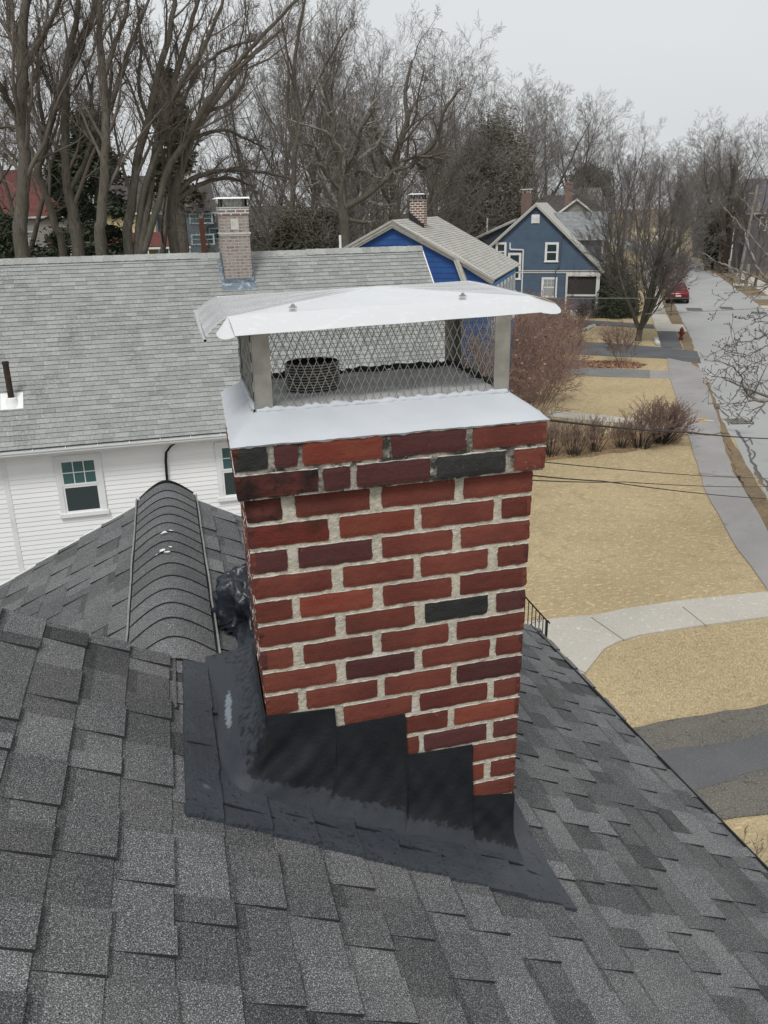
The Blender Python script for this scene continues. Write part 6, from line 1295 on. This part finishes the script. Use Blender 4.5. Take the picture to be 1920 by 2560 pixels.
# reddish thicket right of the chimney, copper leaves and small bushes
S_TH = [(9, .55, .42, 6, .12, .02, .6, .25), (7, .55, .5, 4, .16, -.01, .7, .15), (4, .5, .5, 3, .16, -.02, .8, .15)]
th_lib = [shrub_mesh(300+i, 3.0, 1.9, 15, S_TH, M['redtwig'], M['redtwig'], .016, fl=1.1, sc=1.3, wander=.07, curve=.02) for i in range(3)]
def leaves(seed, n, H, rad, m, size=.05, low=.1):
    def fn(rg):
        a = rg.u(0, 6.28); f = rg.u(low, 1); r_ = rad*math.sqrt(rg.u(0, 1))*(.5+.6*f); return np.array([math.cos(a)*r_, math.sin(a)*r_, f*H*.95])
    return needles(seed, n, fn, size, m, .6)
thick = [(1222, 1085, 1.5, 'reddish bush seen through the mesh screen, nearest the white house'), (1285, 1078, 1.5, 'reddish bush seen through the right end of the mesh screen'), (1332, 1010, 1.05, 'arching reddish bush whose twigs reach furthest over the lawn, beside the chimney crown'), (1300, 950, 1.1, 'reddish bush just right of the mesh screen corner post'), (1345, 915, 1.05, 'reddish bush behind the arching bush beside the chimney'), (1395, 895, .9, 'reddish bush at the edge of the driveway strip'), (1310, 880, 1.1, 'tall reddish bush beside the bright blue house wall'), (1375, 862, .9, 'reddish bush on the bare soil near the far driveway'), (1425, 852, .55, 'small reddish bush in the stone edged bed'), (1335, 850, .9, 'reddish bush in the soil bed before the slate blue house')]
for i, (px_, v_, s_, lab) in enumerate(thick):
    b_ = onz(px_, v_); t_ = thing('bare_bush', lab, 'bush', (b_[0], b_[1], 0), i*.9, 'reddish bushes right of the chimney'); a, c = th_lib[i % 3]
    link(bpy.data.objects.new('stems', a), t_); link(bpy.data.objects.new('twigs', c), t_); t_.scale = (s_, s_, s_)
    link(bpy.data.objects.new('dry_leaves', leaves(400+i, 260, 2.6, 1.5, M['dryleaf'], .05)), t_)
b_ = onz(1560, 908); a, c = shrub_mesh(310, 1.9, 1.1, 12, S_TH, rt2, rt2, .014, sc=1.4); t_ = thing('bare_bush', 'thin bare bush standing in leaf litter between the two driveways', 'bush', (b_[0], b_[1], 0)); link(bpy.data.objects.new('stems', a), t_); link(bpy.data.objects.new('twigs', c), t_)
b_ = onz(1455, 815); a, c = shrub_mesh(311, 1.7, .9, 16, S_TH, M['twig'], M['twig'], .014, sc=1.6); t_ = thing('bare_bush', 'small bare bush right of the sapling before the porch lattice', 'bush', (b_[0], b_[1], 0)); link(bpy.data.objects.new('stems', a), t_); link(bpy.data.objects.new('twigs', c), t_)
b_ = onz(1684, 790); T_ = tree_meshes(320, 4.6, S_SMALL, .06, forks=(.28, 4, .6), twigmat=M['redtwig'], scale=2.0); t_ = put_tree(T_, b_[0]-.25, b_[1], 4.7, 'copper leaved sapling on the verge in front of the red car', None, .4, 'sapling', 'sapling', wide=.85)
link(bpy.data.objects.new('dry_leaves', leaves(321, 1300, 4.6, 1.15, M['copper'], .075, .42)), t_)
b_ = onz(1905, 2170); a, c = shrub_mesh(330, .5, .3, 9, S_SH, M['twig'], M['twig'], .004, sc=.6); t_ = thing('bare_bush', 'tiny twiggy shrub just below the roof eave at the lower right', 'bush', (b_[0]-.1, b_[1]+.1, 0)); link(bpy.data.objects.new('stems', a), t_); link(bpy.data.objects.new('twigs', c), t_)
# dead leaves lying on the leaf bed and in the shrub row
def litter(name, poly, n, size, seed, label):
    rg = Rg(seed); P = np.array(poly); C0 = []
    lo, hi = P.min(0), P.max(0)
    def inside(x, y):
        c = False
        for i in range(len(P)):
            (xa, ya), (xb, yb) = P[i], P[i-1]
            if (ya > y) != (yb > y) and x < (xb-xa)*(y-ya)/(yb-ya)+xa: c = not c
        return c
    while len(C0) < n:
        x, y = rg.u(lo[0], hi[0]), rg.u(lo[1], hi[1])
        if inside(x, y): C0.append((x, y, rg.u(.01, .05)))
    C0 = np.array(C0); A = rg.r.normal(0, 1, (n, 3)); A[:, 2] *= .3; A /= np.linalg.norm(A, axis=1, keepdims=True); B = np.cross(A, [0, 0, 1.0]); s_ = (size*rg.r.uniform(.5, 1.3, n))[:, None]
    V = np.stack([C0-A*s_, C0+B*s_*.6, C0+A*s_, C0-B*s_*.6], 1).reshape(-1, 3); me = fast_mesh(name, V, np.arange(4*n).reshape(n, 4), M['dryleaf'], False, rg.r.uniform(.5, 1.5, n)); return tag(link(bpy.data.objects.new(name, me)), label, 'fallen leaves', None, 'stuff')
litter('fallen_leaves', Z6((200, 335), (400, 325), (700, 330), (850, 350), (800, 378), (500, 376), (200, 366)), 2600, .07, 1, 'russet dead leaves lying in the strip between the two driveways')
litter('fallen_leaves', Z6((100, 900), (620, 830), (1080, 800), (1060, 890), (760, 935), (400, 975), (100, 1000)), 1800, .035, 2, 'scattered dead leaves under the row of bare shrubs')
# grass blades: tufts standing proud of the lawn, kept to the part one can see close by
def grass(polys, n, h, seed):
    rg = Rg(seed); pts = []
    for poly in polys:
        P = np.array(poly); lo, hi = P.min(0), P.max(0); m = n; X = rg.r.uniform(lo, hi, (m, 2)); ins = np.zeros(m, bool)
        for i in range(len(P)):
            (xa, ya), (xb, yb) = P[i], P[i-1]; c = ((ya > X[:, 1]) != (yb > X[:, 1])) & (X[:, 0] < (xb-xa)*(X[:, 1]-ya)/((yb-ya) or 1e-9)+xa); ins ^= c
        pts.append(X[ins])
    X = np.concatenate(pts); n = len(X); a = rg.r.uniform(0, 6.28, n); w_ = .0025+.004*rg.r.random(n); l = h*rg.r.uniform(.5, 1.5, n); dx, dy = np.cos(a), np.sin(a); ln = rg.r.normal(0, .8, (n, 2))*l[:, None]
    b0 = np.stack([X[:, 0]-dy*w_, X[:, 1]+dx*w_, np.full(n, .0)], 1); b1 = np.stack([X[:, 0]+dy*w_, X[:, 1]-dx*w_, np.full(n, .0)], 1); tp = np.stack([X[:, 0]+ln[:, 0], X[:, 1]+ln[:, 1], l*.7], 1)
    V = np.stack([b0, b1, tp], 1).reshape(-1, 3); return fast_mesh('grass', V, np.arange(3*n).reshape(n, 3), mat('straw_blade', (.62, .52, .34), .95, noise=((.4, (.54, .46, .31), .4, .68, 5),), spec=.1), False, rg.r.uniform(.8, 1.2, n))
gp = [[(9.6, 12.4)]+[(12.3, 12.2)]+[tuple(q) for q in PX((1880, 1425), (1835, 1360), (1764, 1236), (1714, 1083), (1688, 990))]+[(8, 25), (6, 13)],
      [tuple(q) for q in PX((1450, 1708), (1478, 1672), (1512, 1628), (1547, 1611), (1602, 1593), (1742, 1572), (1925, 1548), (1925, 1756), (1760, 1785), (1650, 1800), (1556, 1815))]+[(5, 8.6), (5, 9.2)]]
go = tag(link(bpy.data.objects.new('grass', grass(gp, 130000, .022, 5))), 'short straw coloured dormant grass of the front lawn', 'grass', None, 'stuff')
# ------------------------------------------------------------------ near street tree reaching in from the right, with knobbly buds
rg = Rg(500); near = []; nb = []
def T5(pts, Y, ws): return [(Z5p(a, b, Y+dy), w_) for (a, b, dy), w_ in zip(pts, ws)]
def T6(pts, Y, ws): return [(W3(a, b, Y+dy), w_) for (a, b, dy), w_ in zip(pts, ws)]
limbs = [T5([(1230, -30, 1), (1300, 90, .8), (1440, 230, .6), (1480, 370, .3), (1560, 560, .1), (1659, 710, 0), (1760, 790, -.1)], 12.6, (3, 5, 8, 10, 14, 18, 22)),
 T5([(1040, 440, .8), (1200, 520, .6), (1290, 560, .4), (1400, 612, .3), (1530, 655, .1), (1659, 712, 0)], 12.6, (3, 5, 8, 9, 11, 13)),
 T5([(1075, 585, -.6), (1180, 655, -.5), (1290, 655, -.4), (1370, 640, -.3), (1400, 615, -.1)], 12.9, (2.5, 3.5, 4, 5, 6)),
 T5([(1200, 960, -1), (1290, 870, -.8), (1360, 800, -.5), (1480, 770, -.3), (1659, 730, 0), (1760, 700, 0)], 12.4, (2.5, 3.5, 5, 6, 8, 10)),
 T5([(1370, 190, 1), (1470, 260, .7), (1659, 480, .3), (1760, 560, 0)], 13.2, (3, 5, 8, 10)),
 T5([(1380, -60, 2), (1500, 60, 1.5), (1600, 190, 1), (1740, 330, .4)], 13.4, (3, 5, 7, 9)),
 T6([(1240, 330, -1), (1330, 330, -.8), (1440, 380, -.5), (1478, 430, -.4), (1500, 520, -.2), (1575, 592, 0), (1700, 585, 0), (1900, 480, 0)], 11.0, (3, 5, 7, 8, 9, 16, 24, 34)),
 T6([(1340, 640, -1), (1400, 620, -.6), (1470, 605, -.4), (1575, 590, 0)], 11.0, (2.5, 4, 6, 10)),
 T6([(1478, 430, -.4), (1530, 360, -.8), (1600, 330, -1), (1640, 300, -1.2)], 11.0, (7, 5, 4, 2.5)), T6([(1500, 520, -.2), (1560, 470, .3), (1620, 480, .5), (1700, 430, .6)], 11.0, (7, 5, 4, 3)),
 T6([(1370, 222, 0), (1460, 205, 0), (1560, 190, 0), (1659, 150, 0), (1780, 60, 0)], 11.4, (3, 4.5, 6, 8, 10)), T6([(1440, 35, 0), (1530, 50, 0), (1600, 40, 0), (1700, 0, 0)], 11.6, (3, 4, 6, 7)),
 T6([(1250, 300, -.4), (1350, 250, -.2), (1480, 300, 0), (1600, 250, .2), (1720, 200, .2)], 11.4, (2.5, 3.5, 4.5, 6, 7))]
hub = np.array([16.5, 12.0, 4.2]); S_N = [(7, .8, .26, 6, .20, .05, .6, .02), (4, .8, .55, 5, .25, .05, .7, .1), (2, .8, .5, 4, .25, .05, .8, .2)]
tgt = []
for li_, L_ in enumerate(limbs):
    pts = np.array([q for q, _ in L_]); D = np.linalg.norm(pts-CAM, axis=1); rad = np.array([w_ for _, w_ in L_])*D/FPX/2/(3.456 if li_ < 6 else 2.676)*1.35
    m = len(pts); tt = np.linspace(0, m-1, m*4); Q = np.stack([np.interp(tt, range(m), pts[:, i]) for i in range(3)], 1)+rg.r.normal(0, .012, (m*4, 3)); Rq = np.interp(tt, range(m), rad); near.append((Q[::-1].copy(), Rq[::-1].copy())); spawn(rg, Q[::-1], Rq[::-1], 0, S_N, nb, 1.2)
for L_ in (limbs[0], limbs[3], limbs[4], limbs[5], limbs[6], limbs[10], limbs[11], limbs[12]):
    q = L_[-1][0]; P = np.array([hub+(q-hub)*t+np.array([0, 0, .35*math.sin(t*3.14)]) for t in np.linspace(0, 1, 7)]); near.append((P, np.linspace(.11, max(.02, .05), 7)))
near.append((np.array([[16.7, 12.0, z] for z in np.linspace(-.1, 4.4, 6)]), np.linspace(.22, .15, 6)))
tips = []
for l, P, Rn in nb:
    Rn = Rn.copy()
    if l >= 1: Rn[-1] = max(Rn[-1], .0095); Rn[-2] = Rn[-2]*.9
    tips.append((P, Rn))
t_ = thing('bare_tree', 'near street tree reaching in from the right edge with budded grey branches', 'tree', (16.7, 12.0, 0)); off = np.array([16.7, 12.0, 0])
link(bpy.data.objects.new('trunk', to_mesh('trunk', [(P-off, Rn) for P, Rn in near], M['greytwig'])), t_); link(bpy.data.objects.new('crown', to_mesh('crown', [(P-off, Rn) for P, Rn in tips], M['twig'])), t_)
